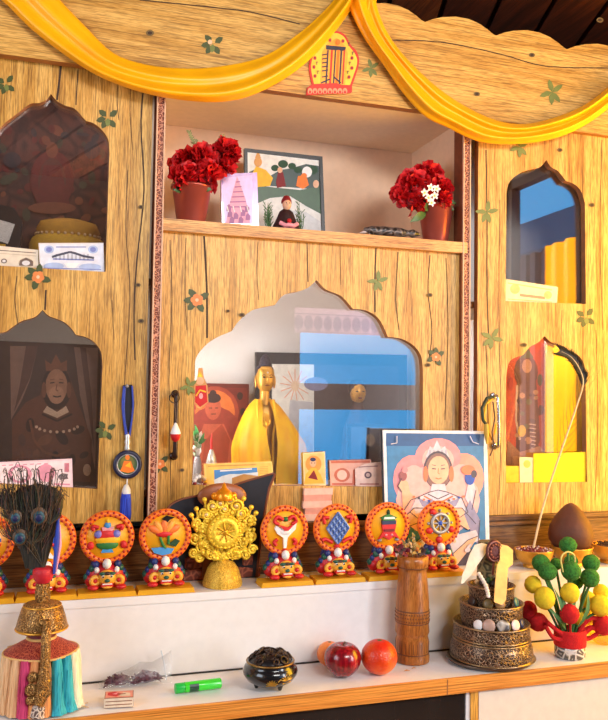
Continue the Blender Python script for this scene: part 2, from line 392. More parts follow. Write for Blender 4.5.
# ================================================================== ALTAR CABINET
wv = wood('oak_laminate_upright', 'Z', (230, 184, 102), (204, 154, 72), (150, 104, 48), 1, .42, .3)
wh = wood('oak_laminate_level', 'X', (230, 184, 102), (204, 154, 72), (150, 104, 48), 1, .42, .3)
wdk = wood('dark_base_wood', 'X', (150, 104, 54), (116, 76, 38), (66, 40, 20))
white = col(232, 228, 226, .45, var=.02); cream = col(226, 214, 200, .5, var=.03)
edge = col(150, 96, 50, .5)
glass = glassmat('window_glass', .19)
print_leaf = col(66, 76, 30, .5); print_leaf2 = col(112, 122, 56, .5); print_or = col(222, 128, 62, .5); print_pk = col(236, 190, 150, .5); crack = col(60, 38, 22, .7); prk = col(112, 88, 44, .6)
YC = -.03; YD = -.014                          # fronts: cornice, right door
cab = thing('altar_cabinet', (0, .1, 0.9), 'yellow oak laminate altar wall cabinet with arched glass openings and carved trims', 'cabinet')
def P(pts, Y): return [at(x, y, Y) for x, y in pts]
zcor = at(340, 99.5, YC).z
xl, xr = LX+.02, RX-.02
# cornice with scalloped crest
top = [(378-426, -70), (378-355, -56), (366-284, -52)]
sc = [(-60, -62)]
for k in range(-6, 5):
    cxp = 425+71*k; cy_ = 22+k*13.6
    sc += [(cxp+q, cy_+w) for q, w in ((0, 0), (8, -3), (18, -5), (31, -5.5), (44, -3), (54, 1.5), (62, 7), (68, 12))]
crest = P([p for p in sc if p[0] > -60], YC)
outer = [Vector((xl, YC, zcor)), Vector((xr, YC, zcor)), Vector((xr, YC, crest[-1].z))]+list(reversed(crest))+[Vector((xl, YC, crest[0].z))]
cm = MB().slab(outer, [], (0, -1, 0), .022, wh, edge)
pr = Print(cm, (0, YC, 0))
def flower(pr, x, y, s=1, kind='o', rot=0):
    R_ = lambda u, v: (x+s*(u*math.cos(rot)-v*math.sin(rot)), y+s*(u*math.sin(rot)+v*math.cos(rot)))
    def leaf(u, v, l, w, a, m):
        pts = [(0, 0), (l*.35, w), (l*.75, w*.7), (l, 0), (l*.7, -w*.8), (l*.3, -w*.8)]
        pr.poly([R_(u+p*math.cos(a)-q*math.sin(a), v+p*math.sin(a)+q*math.cos(a)) for p, q in pts], m)
    if kind in 'ol':
        for a in (-2.6, -.9, .7, 1.9, 2.7): leaf(2*math.cos(a), 2*math.sin(a), 9, 3, a, print_leaf)
    if kind == 'l': leaf(0, 0, 8, 2.6, 1.4, print_leaf2)
    if kind == 'g':
        for a in (-1.8, -.6, .9, 1.6, 2.8): leaf(0, 0, 11, 2.4, a, print_leaf2)
    if kind == 'o':
        for k in range(5):
            a = k*1.257+.3; c_ = R_(2.6*math.cos(a), 2.6*math.sin(a)); pr.ell(c_[0], c_[1], 2.6*s, 2.4*s, print_or)
        c_ = R_(0, 0); pr.ell(c_[0], c_[1], 1.4*s, 1.4*s, print_pk)
    if kind == 'k': pr.ell(x, y, 3.4*s, 2.6*s, prk, rot).ell(x, y, 2*s, 1.4*s, crack, rot)
flower(pr, 213, 44, 1.1, 'l', .3); pr.ell(210, 42, 2.2, 2.4, print_pk); flower(pr, 371, 68, .9, 'g'); flower(pr, 150, 33, 1.2, 'k'); flower(pr, 552, 92, 1.2, 'g'); flower(pr, 477, 94, .9, 'k'); flower(pr, 532, 55, .9, 'k'); flower(pr, 600, 20, 1, 'k')
pr.line(smooth([(380, 40), (440, 42), (500, 54), (545, 66), (608, 68)], 4), .9, crack); pr.line(smooth([(140, 0), (200, 6), (250, 12), (300, 24)], 4), 1.0, crack)
cm.build('cornice_board', cab)
# doors and centre panel
def sides(a, Y): return [at(x, y, Y) for x, y in a]
zdb = at(60, 524, 0).z                          # underside of the doors
zdt = zcor+.02
LUP = chain([(51, 94), (57, 101), (65, 105.5), (75, 109), (86, 121)], [(86, 121), (93, 123), (101, 129), (108, 139), (109.5, 152)], n=5)+[(105.5, 272)]
LUP += [(-10, 265)]+chain([(-7, 150), (-5, 138), (2, 126), (10, 119), (18, 113)], [(18, 113), (30, 104), (39, 103), (46, 100), (51, 94)], n=5)[:-1]
LLO = chain([(42.5, 310), (49, 316), (62, 321), (70, 327), (76, 335)], [(76, 335), (85, 337), (94, 342), (101, 352), (102.5, 366)], n=5)+[(97.5, 489)]
LLO += [(-22, 482)]+chain([(-19, 364), (-18, 350), (-12, 340), (-3, 334), (6, 332)], [(6, 332), (14, 326), (22, 321), (35, 317), (42.5, 310)], n=5)[:-1]
CEN = chain([(316.5, 280), (326, 289.5), (341, 296), (353, 309)], [(353, 309), (366, 310.5), (379, 319), (388, 337)], [(388, 337), (402, 339), (414, 346), (421, 356), (423, 370)], n=6)+[(422.5, 487)]
CEN += [(192, 485)]+chain([(195, 368), (196, 358), (203, 348), (214, 339), (232, 331)], [(232, 331), (239, 321), (253, 310), (275, 305)], [(275, 305), (284, 295), (300, 291), (309, 287), (316.5, 280)], n=6)[:-1]
RUP = chain([(546.5, 160), (551, 167), (558, 171), (566, 181)], [(566, 181), (574, 184), (581, 191), (585, 203)], n=5)+[(586, 304)]
RUP += [(505.5, 301)]+chain([(506.5, 198), (507, 190), (509, 183), (513, 178)], [(513, 178), (522, 172), (532, 169), (540, 167), (546.5, 160)], n=5)[:-1]
RLO = chain([(544.7, 336), (551, 342), (562, 346), (572, 352)], [(572, 352), (579, 356), (584, 364), (585.5, 374)], n=5)+[(587, 482)]
RLO += [(506, 483)]+chain([(506, 380), (507, 370), (511, 360), (523, 355)], [(523, 355), (530, 347), (538, 342.5), (544.7, 336)], n=5)[:-1]
xa, xb = at(147.5, 330, 0).x, at(477.5, 330, YD).x
wvl = [(55, 60, 66, 'c')]
def panel(name, x0, x1, z0, z1, holes, Y, prints, cracks):
    m = MB().slab([(x0, Y, z0), (x1, Y, z0), (x1, Y, z1), (x0, Y, z1)], [sides(h, Y) for h in holes], (0, -1, 0), .018, wv, edge)
    p = Print(m, (0, Y, 0))
    for c in cracks: p.line(smooth(c[0], 4), c[1], crack)
    for f in prints: flower(p, *f)
    o = m.build(name, cab)
    return o
def panes(door, holes, Y):
    for h in holes:
        c = sum((at(x, y, Y) for x, y in h), Vector())/len(h)
        pts = [c+(at(x, y, Y)-c)*1.05 for x, y in h]
        for q in pts: q.y = Y+.0195
        MB().slab(pts, [], (0, -1, 0), .003, glass).build('glass_pane', door)
dl = panel('door', xl, xa, zdb, zdt, [LUP, LLO], 0,
    [(108, 118, 1.1, 'l', .2), (6, 84, 1, 'l'), (38, 277, 1.25, 'o', 1.2), (106, 430, 1.0, 'l', .4), (141, 207, .8, 'k'), (141, 321, .9, 'k'), (138, 285, .8, 'k')],
    [([(62, 54), (60, 75), (57, 100)], 2.2), ([(147, 60), (141, 120), (144, 190), (137, 260), (134, 310), (135, 360)], 1.4), ([(46, 290), (45, 310)], 1.8), ([(78, 70), (76, 105)], 1), ([(17, 276), (15, 300), (18, 325)], .8), ([(118, 60), (117, 100), (119, 120)], .6), ([(128, 170), (126, 230), (130, 300), (124, 400), (128, 490)], .6), ([(112, 300), (114, 340)], .5), ([(132, 66), (130, 110), (133, 150)], .5)])
panes(dl, [LUP, LLO], 0)
zsh = at(304, 241, -.015).z; zst = at(304, 229.5, -.015).z      # shelf edge
xn0, xn1 = at(160.5, 300, 0).x, at(463, 300, 0).x
dc = panel('arched_panel', xn0, xn1, zdb, zsh, [CEN], 0,
    [(197, 300, 1.25, 'o', .4), (378, 281, 1.0, 'g', .3), (160, 464, 1.0, 'o', .1), (436, 357, .9, 'o', 2), (428, 365, .8, 'k'), (242, 315, .9, 'k'), (228, 311, .6, 'k'), (189, 386, .9, 'g'), (430, 295, .8, 'k'), (182, 470, .7, 'k')],
    [([(204, 236), (206, 270), (207, 300), (207, 338)], 2.0), ([(376, 248), (375, 275), (375, 312)], 1.5), ([(430, 255), (428, 290), (432, 330), (429, 360)], .9), ([(307, 243), (308, 282)], 1.0), ([(186, 238), (185, 290), (187, 330)], .6), ([(170, 240), (172, 300), (169, 380), (171, 500)], .6), ([(258, 242), (257, 275), (259, 300)], .5), ([(398, 252), (396, 300), (399, 330)], .8), ([(446, 258), (448, 330), (445, 420)], .6), ([(408, 252), (409, 290)], .4), ([(340, 246), (341, 285)], .4)])
panes(dc, [CEN], 0)
dr = panel('door', xb, xr, at(540, 515, YD).z, zdt, [RUP, RLO], YD,
    [(487, 212, 1.1, 'g', .4), (586, 317, 1, 'l'), (492, 338, 1.1, 'g', .8), (592, 205, .9, 'k'), (520, 147, 1, 'g'), (560, 150, .8, 'k'), (524, 345, .9, 'k')],
    [([(486, 150), (487, 220), (487, 290), (489, 345)], 1.2), ([(602, 140), (600, 240), (603, 330)], .6), ([(562, 310), (561, 345)], .5), ([(486, 345), (488, 420), (485, 505)], .8), ([(500, 200), (499, 300), (501, 420), (499, 500)], .5), ([(596, 330), (598, 420), (595, 500)], .5)])
panes(dr, [RUP, RLO], YD)
# carved trims
cvm = carved('carved_rosewood', (112, 46, 26), (216, 150, 120), 120, 0, .5, .9)
brown = col(126, 62, 34, .5, var=.15)
for name, p0, p1 in (('l', 152.5, 161.5), ('r', 462.5, 470)):
    xx0, xx1 = at(p0, 300, -.016).x, at(p1, 300, -.016).x
    m = MB().box((xx0, -.012, zdb-.01), (xx1, .03, zcor+.02), brown)
    m.box((xx0+.003, -.016, zdb-.01), (xx1-.003, -.012, zcor+.02), cvm)
    for x in (xx0, xx1-.003): m.box((x, -.018, zdb-.01), (x+.003, -.012, zcor+.02), col(214, 172, 140, .5))
    m.build('carved_trim', cab)
# carcass
ND = .27
zin = at(304, 229.5, -.015).z
MB().box((xl, .30, at(304, 586, -.15).z+.002), (xr, .318, zcor+.1), white).build('back_panel', cab)
xs0, xs1 = at(157, 300, 0).x, at(466.5, 300, 0).x
for x in (xl, xs0, xs1, xr-.015): MB().box((x-.0075, .032, at(304, 586, -.15).z+.002), (x+.0075, .299, zcor+.05), cream).build('side_panel', cab)
MB().box((xs0+.0076, .001, zst-.013), (xs1-.0076, .299, zst), white).build('shelf', cab)
MB().box((xn0-.002, -.017, zsh), (xn1+.002, .0005, zst), wood('shelf_edge_wood', 'X', (232, 180, 110), (206, 146, 78), (150, 96, 46), 1.4)).build('shelf_edge', cab)
MB().box((xs0+.0076, .0, zcor+.002), (xs1-.0076, .299, zcor+.014), col(240, 212, 182, .5, var=.03)).build('niche_ceiling', cab)
warm = col(240, 204, 172, .5, var=.03)
MB().box((xs0+.0078, .292, zst+.0002), (xs1-.0078, .2985, zcor+.0018), warm).build('niche_back', cab)
MB().box((xs1-.0125, .034, zst+.0002), (xs1-.0077, .2918, zcor+.0018), warm).build('niche_side', cab)
zc0 = at(320, 490, .02).z
MB().box((xs0+.0076, .022, zc0-.02), (xs1-.0076, .299, zc0-.004), cream).build('shelf', cab)
for (a, b, y0) in ((xl+.0076, xs0-.0076, 274), (xl+.0076, xs0-.0076, 491)):
    z = at(60, y0, .03).z; MB().box((a, .022, z-.016), (b, .299, z), cream).build('shelf', cab)
for (a, b, y0) in ((xs1+.0076, xr-.025, 306), (xs1+.0076, xr-.025, 486)):
    z = at(545, y0, .03).z; MB().box((a, .022, z-.016), (b, .299, z), cream).build('shelf', cab)
for nm, loc, sx, sy, pw in (('centre_cabinet_fill', ((xs0+xs1)/2, .04, zst-.022), .5, .03, .55), ('right_cabinet_fill', (at(545, 320, .1).x, .04, at(545, 308, .03).z-.02), .25, .02, 1.3), ('left_cabinet_fill', (at(55, 100, .1).x, .05, zcor-.02), .3, .03, .5), ('left_cabinet_fill', (at(55, 300, .1).x, .04, at(60, 278, .03).z-.025), .3, .02, .2)):
    area(nm, loc, (loc[0], loc[1]+.035, loc[2]-.1), sx, sy, (1, .93, .84), pw)  # hidden fill lights added to brighten the things behind the panes
area('centre_cabinet_fill', (xs0+.02, .06, zst-.36), (xs0+.2, .13, zst-.37), .03, .26, (1, .95, .88), 1.5)  # added upright fill behind the panel, brightens robe and lower back
# base rail with two beads
zs = at(304, 586, -.15).z
m = MB().box((xl, -.02, zs+.002), (xr, .02, zdb-.012), wdk)
m.box((xl, -.026, zdb-.022), (xr, .02, zdb-.012), wdk); m.box((xl, -.032, zdb-.034), (xr, .02, zdb-.026), wdk); m.box((xl, -.025, zs+.001), (xr, 0, zs+.016), wdk)
m.build('base_rail', cab)
# ================================================================== ALTAR COUNTER
cou = thing('altar_counter', (0, -.2, 0), 'white altar counter with a raised back step and orange wood front edge', 'counter')
YR = -.15
zw = at(304, 664, YR).z; yf = atz(304, 694.5, zw).y
ze = at(304, 711, yf).z
MB().box((xl, YR, zs-.016), (xr, .30, zs), white).build('step_board', cou)
MB().box((xl, YR+.003, zw), (xr, YR+.018, zs-.0162), white).build('riser', cou)
m = MB().box((xl, yf+.006, zw-.018), (xr, .30, zw), white); m.box((xl, YR+.0005, zw), (xr, YR+.0029, zw+.003), col(40, 36, 34, .7)); m.build('worktop', cou)
ow = wood('orange_edge_wood', 'X', (240, 164, 74), (222, 132, 46), (176, 92, 28), 1.2, .4, .3, .25)
MB().box((xl, yf, ze), (xr, yf+.0058, zw+.0006), ow).box((at(447, 683, yf).x, yf-.0004, ze), (at(448, 683, yf).x, yf, zw), edge).build('edge_strip', cou)
yfp = yf+.012
x1, x2, x3, x4 = (at(q, 705, yfp).x for q in (466, 470, 477, 478))
MB().box((x1, yfp, .06), (x2, yfp+.02, ze), white).box((x2, yfp-.004, .06), (x3, yfp+.02, ze), wood('upright_wood', 'Z', (236, 180, 84), (216, 150, 60), (150, 96, 36))).build('upright', cou)
MB().box((x4, yfp-.003, .06), (xr, yfp+.016, ze-.004), cream).build('door', cou)
MB().box((xl, yfp+.003, .06), (x1-.002, yfp+.012, ze-.002), col(38, 34, 33, .12, var=.2, scale=6)).build('glass_panel', cou)
MB().box((xl, yfp+.03, 0), (xr, .3, .06), col(70, 50, 40, .6)).build('plinth', cou)
MB().box((xl, yfp+.03, .06), (xr, .3, zw-.0185), col(90, 70, 58, .6)).build('carcass', cou)
# ================================================================== HELPERS FOR THINGS
def C(*a, **k): return col(*a, **k)
gold = col(226, 170, 50, .32, .75, .15, 90, .3, 260); goldp = col(250, 204, 56, .4, .35, .15, 120, .3, 300)
brassd = carved('chased_brass', (104, 74, 40), (206, 158, 92), 210, .7, .36, .9); black = col(20, 18, 20, .35)
red = col(196, 20, 26, .6); dred = col(130, 14, 20, .6); yel = col(244, 186, 24, .55); wht = col(238, 234, 230, .5, var=.04)
navy = col(24, 34, 84, .5); blu = col(40, 84, 190, .5); skyb = col(70, 150, 216, .5); grn = col(40, 120, 54, .55); dgrn = col(24, 66, 36, .6)
pink = col(240, 160, 168, .6); orange = col(240, 120, 24, .55); skin = col(226, 176, 140, .6); tan = col(206, 168, 120, .6); gry = col(150, 146, 150, .6)
def card(name, cor, Y, mat, label, cat, draw=None, group=None, t=.0012, zb=None, P0=None, N=(0, -1, 0), parts=None):
    P0 = Vector(P0) if P0 is not None else Vector((0, Y, 0)); N = Vector(N).normalized()
    pts = [onp(x, y, P0, N) for x, y in cor]
    if zb is not None:
        for q in pts:
            if q.z < zb: q.z = zb; q.y -= (q-P0).dot(N)/N.y
    m = MB().slab(pts, [], N, t, mat)
    if draw: pr_ = Print(m, P0, N); pr_.zb = zb; draw(pr_)
    o = m.build(name, loc=sum(pts, Vector())/len(pts)-Vector((0, 0, (pts[0]-pts[-1]).length/2)))
    return tag(o, label, cat, group)
def sitz(px, Y, z, py=580): p = at(px, py, Y); return Vector((p.x, Y, z))
def box_px(m, x0, x1, y0, y1, Ya, Yb, mat, **k):
    a, b = at(x0, y0, Ya), at(x1, y1, Ya); return m.box((a.x, Ya, b.z), (b.x, Yb, a.z), mat, **k)
ZN = zst+.0006                                        # shelf top of the niche
# ================================================================== NICHE
def bloom(m, c, R, mat, n=40, out=None):
    c = Vector(c); out = (out or Vector((0, -.6, .8))).normalized()
    for i in range(n):
        while True:
            d = Vector((rnd.uniform(-1, 1), rnd.uniform(-1, 1), rnd.uniform(-1, 1)))
            if .1 < d.length < 1: break
        d.normalize(); d = (d+out*.75).normalized()
        s = d.cross(Vector((rnd.uniform(-1, 1), rnd.uniform(-1, 1), rnd.uniform(-1, 1)))).normalized(); b = d.cross(s)
        L = R*rnd.uniform(.75, 1.05); w = R*rnd.uniform(.36, .52); vs = []; cup = rnd.uniform(-.3, .3)*R
        for k, f in enumerate((.1, .55, .85, 1.0)):
            for q in range(6):
                t = q/5*2-1; ww = w*(.25, .8, 1, .92)[k]
                rip = (.1*R*math.sin(q*2.6+i)+rnd.uniform(-.05, .05)*R)*(k/3)
                vs.append(c+d*(L*f*(1-.12*t*t)+(rnd.uniform(-.06, .06)*R if k == 3 else 0))+s*ww*t+b*(cup*f*f+rip))
        m.add(vs, [(k*6+q, k*6+q+1, k*6+q+7, k*6+q+6) for k in range(3) for q in range(5)], mat, True)
petal = streaks('red_petals', [(.3, (150, 6, 14)), (.5, (214, 18, 28)), (.7, (236, 44, 44))], 'Z', 60, 90, .55, .3)
potm = col(186, 92, 78, .3, .6, .08, 20)
def leafm(m, p, q, w, mat, up=(0, -1, 0)):
    p, q = Vector(p), Vector(q); d = q-p; n = d.cross(Vector(up)).normalized(); vs = []
    prof = [(0, .12), (.25, .8), (.5, 1), (.75, .7), (1, .03)]
    for t, k in prof:
        c = p+d*t+Vector(up)*(.18*d.length*math.sin(pi*t)); vs += [c-n*w*k+Vector(up)*w*.25*k, c, c+n*w*k+Vector(up)*w*.25*k]
    return m.add(vs, [(i*3+j, i*3+j+1, i*3+j+4, i*3+j+3) for i in range(4) for j in range(2)], mat, True)
def potted(px, ytop, ybot, wtop, Y, blooms, leaves, label, sprig):
    p = sitz(px, Y, ZN, ybot); k = mpp(p); h = at(px, ytop, Y).z-ZN; r = wtop/2*k
    t = thing('potted_flowers', p, label, 'potted flowers', 'red flower pots in the niche')
    MB().lathe([(r*.62, 0), (r*.66, .003), (r*.94, h-.006), (r*1.02, h-.005), (r*1.02, h), (r*.9, h), (r*.86, h-.006), (0, h-.007)], p, potm).build('pot', t)
    for x, y, R, dy in blooms:
        c = at(x, y, Y+dy); m = MB(); bloom(m, c, R*k, petal, 44); m.ell(c, R*k*.45, dred, 10, 6); m.tube([p+Vector((0, 0, h-.01)), (p+c)/2+Vector((0, 0, h*.6)), c], .0018, dgrn, 6); m.build('bloom', t)
    for (x0, y0, x1, y1, w) in leaves:
        leafm(MB(), at(x0, y0, Y-.015), at(x1, y1, Y-.03), w*k, col(72, 100, 44, .45)).build('leaf', t)
    m = MB()
    if sprig[0] == 'fern':
        for (x0, y0, x1, y1) in sprig[1]:
            a, b = at(x0, y0, Y), at(x1, y1, Y); m.tube([a, b], .0009, col(120, 132, 84, .7), 5)
            for i in range(14):
                c = a.lerp(b, .12+i*.065); 
                for sgn in (-1, 1):
                    e = c+(b-a).normalized()*.011*(1.2-i*.05)+Vector((sgn*.013*(1.15-i*.06), rnd.uniform(-.004, .004), rnd.uniform(-.002, .003))); leafm(m, c, e, .002, col(150, 156, 104, .7))
        m.build('fern_sprig', t)
    else:
        for (x, y) in sprig[1]:
            c = at(x, y, Y-.055)
            for i in range(5):
                a = i*1.257+x; leafm(m, c, c+Vector((.011*math.cos(a), -.004, .011*math.sin(a))), .0032, wht)
            m.ell(c+Vector((0, -.002, 0)), .003, col(214, 214, 120, .6), 8, 6)
        m.build('white_blossoms', t)
    return t
potted(191, 187, 222, 41, .075, [(184, 168, 19, .01), (201, 162, 21, .0), (224, 155, 19, .0), (206, 178, 19, -.02), (179, 180, 13, -.02), (226, 168, 14, -.01), (188, 178, 16, -.025)],
       [(190, 188, 174, 182, 5), (196, 188, 212, 190, 4), (184, 190, 173, 190, 4)], 'copper pot of red flowers with a pale fern sprig, left end of the niche', ('fern', [(205, 160, 189, 132), (212, 158, 222, 136)]))
potted(435.5, 206, 243, 37, .036, [(413, 188, 19, .0), (428, 180, 19, .01), (438, 190, 15, -.02), (412, 203, 16, -.01), (441, 200, 13, -.03), (430, 196, 15, -.02), (400, 196, 12, 0)],
       [(432, 207, 456, 203, 5.5), (430, 209, 420, 203, 6), (426, 212, 410, 222, 4), (444, 208, 454, 210, 3)], 'copper pot of red flowers with small white blossoms, right end of the niche', ('white', [(430, 188), (434, 196), (428, 198), (424, 193), (436, 189), (431, 203)]))
# framed picture
Yf = .20
def frame_draw(pr):
    pr.poly([(249, 153), (319, 161.5), (321, 231), (250, 226)], col(226, 222, 214, .4)); pr.poly([(249, 172), (258, 168), (270, 176), (280, 170), (292, 168), (306, 164), (319, 166), (320, 190), (300, 188), (270, 186), (249, 188)], col(30, 56, 50, .4))
    for x, y, r in ((275, 168, 4), (283, 164, 5), (292, 166, 4), (312, 170, 6), (298, 170, 4)): pr.ell(x, y, r, r*.8, dgrn)
    pr.poly([(249, 190), (262, 186), (280, 188), (300, 190), (321, 186), (321, 214), (306, 206), (290, 196), (270, 198), (256, 204), (249, 206)], col(52, 84, 52, .4))
    pr.poly([(251, 176), (256, 166), (266, 170), (273, 178), (270, 186), (258, 187), (251, 184)], yel).ell(258, 162, 4, 5, col(206, 140, 40, .4)).poly([(255, 158), (258, 150), (261, 158)], col(206, 140, 40, .4))
    pr.poly([(276, 182), (278, 172), (283, 172), (286, 186), (277, 188)], dred).ell(280, 170, 2.6, 3, skin)
    pr.poly([(296, 186), (298, 176), (306, 175), (309, 185), (303, 189)], orange).ell(307, 172, 5, 5.5, wht).ell(304, 176, 3, 3, orange).ell(316, 184, 3, 4, skin)
    pr.poly([(288, 210), (306, 212), (321, 222), (321, 231), (280, 229)], col(206, 206, 206, .4))
pts = [(245, 149), (322, 157.5), (325, 236), (246, 230)]
fr_t = card('framed_picture', pts, Yf, col(236, 232, 226, .3), 'black framed picture of a golden figure by green trees, standing in the niche', 'picture', frame_draw, t=.006, zb=ZN+.0003)
o = MB(); ring = [onp(x, y, Vector((0, Yf-.004, 0)), Vector((0, -1, 0))) for x, y in [(244.5, 148), (322.5, 156.5), (325.5, 237), (245.5, 231)]]
hole = [onp(x, y, Vector((0, Yf-.004, 0)), Vector((0, -1, 0))) for x, y in [(247.5, 151.5), (319.5, 160), (322, 233), (248.5, 227.5)]]

for q in ring: q.z = max(q.z, ZN)
for q in hole: q.z = max(q.z, ZN+.005)
fm = MB().slab(ring, [hole], (0, -1, 0), .012, black).build('frame', fr_t)
# lavender crystal plaque with a tiered spire
def plaque(pr):
    lav = col(206, 176, 232, .3); pk = col(232, 150, 176, .4); mg = col(150, 70, 130, .4)
    pr.poly([(223, 178), (252, 175), (253, 224), (224, 223)], lav)
    pr.poly([(237, 176), (246, 200), (250, 223), (226, 223), (230, 202)], pk)
    for i in range(6): y = 182+i*5; w = 2+i*1.5; pr.line([(238-w, y), (238+w, y-.4)], 1.2, mg)
    for x, y in ((230, 214), (236, 216), (243, 213), (248, 217), (232, 220), (241, 220), (247, 209), (229, 208)): pr.poly([(x-2.5, y+3), (x-2, y-2), (x, y-4), (x+2.5, y-1), (x+2, y+3)], mg)
    for x in (227, 233, 240, 247): pr.line([(x, 206), (x+1.5, 212)], .9, wht)
card('crystal_plaque', [(221, 178), (226, 173.5), (257, 172.5), (259, 227), (222, 225)], .1, col(190, 160, 226, .15, coat=1), 'lavender crystal plaque with a pink tiered spire, beside the left flower pot', 'plaque', plaque, t=.012, zb=ZN)
# small dark seated figure with pine sprigs
p = sitz(286, .085, ZN, 228); k = mpp(p)
t = thing('seated_figurine', p, 'small dark robed figurine in front of the black framed picture', 'figurine')
MB().lathe([(17*k, 0), (17.5*k, 4*k), (14*k, 9*k), (9*k, 20*k), (7*k, 25*k), (3*k, 28*k), (0, 28.5*k)], p, col(46, 18, 20, .5, bump=.3, scale=80), sy=.7).build('robe', t)
m = MB().ell(p+Vector((0, -2*k, 32*k)), (4.6*k, 4.2*k, 5.5*k), skin, 14, 10); m.ell(p+Vector((-1.6*k, -6*k, 33*k)), .6*k, black, 6, 4).ell(p+Vector((1.6*k, -6*k, 33*k)), .6*k, black, 6, 4).ell(p+Vector((0, -6.2*k, 31.4*k)), (.6*k, .8*k, 1*k), skin, 6, 4); m.build('head', t)
MB().lathe([(5.4*k, 34*k), (5*k, 37*k), (3*k, 41*k), (0, 42*k)], p, dred, sy=.9).build('hat', t)
m = MB(); 
for s in (-1, 1): m.tube([p+Vector((s*9*k, -9*k, 12*k)), p+Vector((s*4*k, -12*k, 9*k)), p+Vector((0, -12*k, 10*k))], 2.2*k, pink, 7)
m.torus(p+Vector((0, 0, 6*k)), 15.6*k, 1.0*k, pink, sy=.72); m.ell(p+Vector((0, -11*k, 14*k)), 2.4*k, red, 8, 6); m.build('sash', t)
for sx, n_ in ((-1, 9), (1, 7)):
    m = MB()
    for i in range(n_):
        a = p+Vector((sx*15*k, 6*k, 2*k)); b = a+Vector((sx*rnd.uniform(-4, 7)*k, rnd.uniform(-3, 6)*k, rnd.uniform(20, 36)*k)); m.tube([a, (a+b)/2+Vector((sx*2*k, 0, 0)), b], [.5*k, .5*k, .2*k], col(84, 120, 70, .6), 5)
        for q in range(6): c = a.lerp(b, .3+q*.12); m.tube([c, c+Vector((rnd.uniform(-4, 4)*k, rnd.uniform(-2, 2)*k, 4*k))], .35*k, col(84, 120, 70, .6), 4)
    m.build('pine_sprig', t)
# dark wrapped bundle
pa, pb = sitz(364, .006, ZN, 234), sitz(420, .006, ZN, 240); k = mpp(pa); m = MB(); pts = []; rs = []
for i in range(15):
    f = i/14; pts.append(pa.lerp(pb, f)+Vector((0, rnd.uniform(-.002, .002), 6.4*k))); rs.append(k*(2.2+3*math.sin(pi*min(1, f*1.25))**.6+rnd.uniform(-.5, .5)) if f < .85 else k*(4.5-(f-.85)*20))
wrap = carved('crinkled_dark_wrap', (30, 26, 28), (108, 96, 92), 60, .2, .35, .8)
b = thing('wrapped_bundle', pa, 'dark crinkly wrapped bundle lying in front of the right flower pot', 'bundle')
m.tube(pts, rs, wrap, 12).build('wrapper', b)
MB().tube([pa+Vector((-.012, 0, .006)), pa+Vector((0, 0, .010)), pa+Vector((.012, 0, .012))], [.001, .004, .003], col(196, 176, 168, .4), 6).tube([pa+Vector((.014, 0, .006)), pa+Vector((.016, -.006, .014)), pa+Vector((.013, 0, .022))], .0012, wht, 5).build('tie', b)
# ================================================================== BEHIND THE LEFT DOOR
mar = carved('painted_scroll_maroon', (84, 40, 30), (52, 18, 16), 22, 0, .6, .2)
def thangka(pr):
    a = col(120, 64, 40, .6); b = col(44, 36, 44, .6); c = col(96, 24, 20, .6); g = col(60, 56, 40, .6)
    for i in range(60): pr.ell(rnd.uniform(-8, 108), rnd.uniform(125, 225), rnd.uniform(2, 7), rnd.uniform(1.5, 5), rnd.choice((a, b, c, g, c)), rnd.uniform(0, 3))
    pr.ell(52, 180, 22, 30, c).ell(52, 182, 14, 24, col(84, 40, 30, .6)).ell(52, 150, 6, 8, a).poly([(36, 205), (44, 165), (60, 165), (70, 205)], c).ell(52, 208, 24, 6, a).ell(12, 160, 9, 8, b).ell(92, 150, 8, 9, b)
card('scroll_painting', [(-26, 80), (124, 88), (122, 282), (-26, 276)], .20, mar, 'dark maroon painted scroll behind the upper left arched pane', 'painting', thangka, t=.004, zb=at(60, 274, .03).z+.0006)
p = at(68, 243, .10); zfl = at(60, 274, .03).z+.0006; p = Vector((p.x, .105, zfl)); k = mpp(p)
hgt = at(68, 219, .1).z-zfl
t = thing('yellow_hat', p, 'yellow cloth hat with beaded band behind the blue banknote', 'hat')
MB().lathe([(37*k, 0), (37*k, hgt*.55), (34*k, hgt*.66), (29*k, hgt*.72)], p, col(196, 148, 34, .7, bump=.3), sy=.55).build('brim', t)
MB().lathe([(29*k, hgt*.70), (31*k, hgt*.8), (27*k, hgt*.94), (12*k, hgt*1.0), (0, hgt*1.01)], p, col(180, 126, 26, .7, bump=.3), sy=.55).build('crown', t)
m = MB()
for i in range(30): a = 2*pi*i/30; m.ell(p+Vector((31*k*math.cos(a), 31*k*.55*math.sin(a), hgt*.72)), 1.5*k, tan, 7, 5)
m.build('bead_band', t)
p = Vector((at(4, 240, .09).x, .09, zfl)); k = mpp(p); hh = at(4, 208, .09).z-zfl
t = thing('wrapped_packet', p, 'black and white wrapped packet at the far left behind glass', 'packet')
MB().slab([p+Vector((-16*k, -.01, 0)), p+Vector((14*k, -.01, 0)), p+Vector((17*k, -.01, hh*.8)), p+Vector((9*k, -.01, hh)), p+Vector((-12*k, -.01, hh*1.05))], [], (0, -1, 0), .03, col(38, 32, 34, .3)).build('wrapper', t)
MB().slab([p+Vector((-8*k, -.0125, hh*.5)), p+Vector((4*k, -.0125, hh*.45)), p+Vector((10*k, -.0125, hh*.75)), p+Vector((-4*k, -.0125, hh*.8))], [], (0, -1, 0), .002, wht).build('label_band', t)
MB().slab([p+Vector((-6*k, -.0125, hh*.2)), p+Vector((0, -.0125, hh*.2)), p+Vector((2*k, -.0125, hh*.44)), p+Vector((-6*k, -.0125, hh*.44))], [], (0, -1, 0), .002, yel).build('ribbon', t)
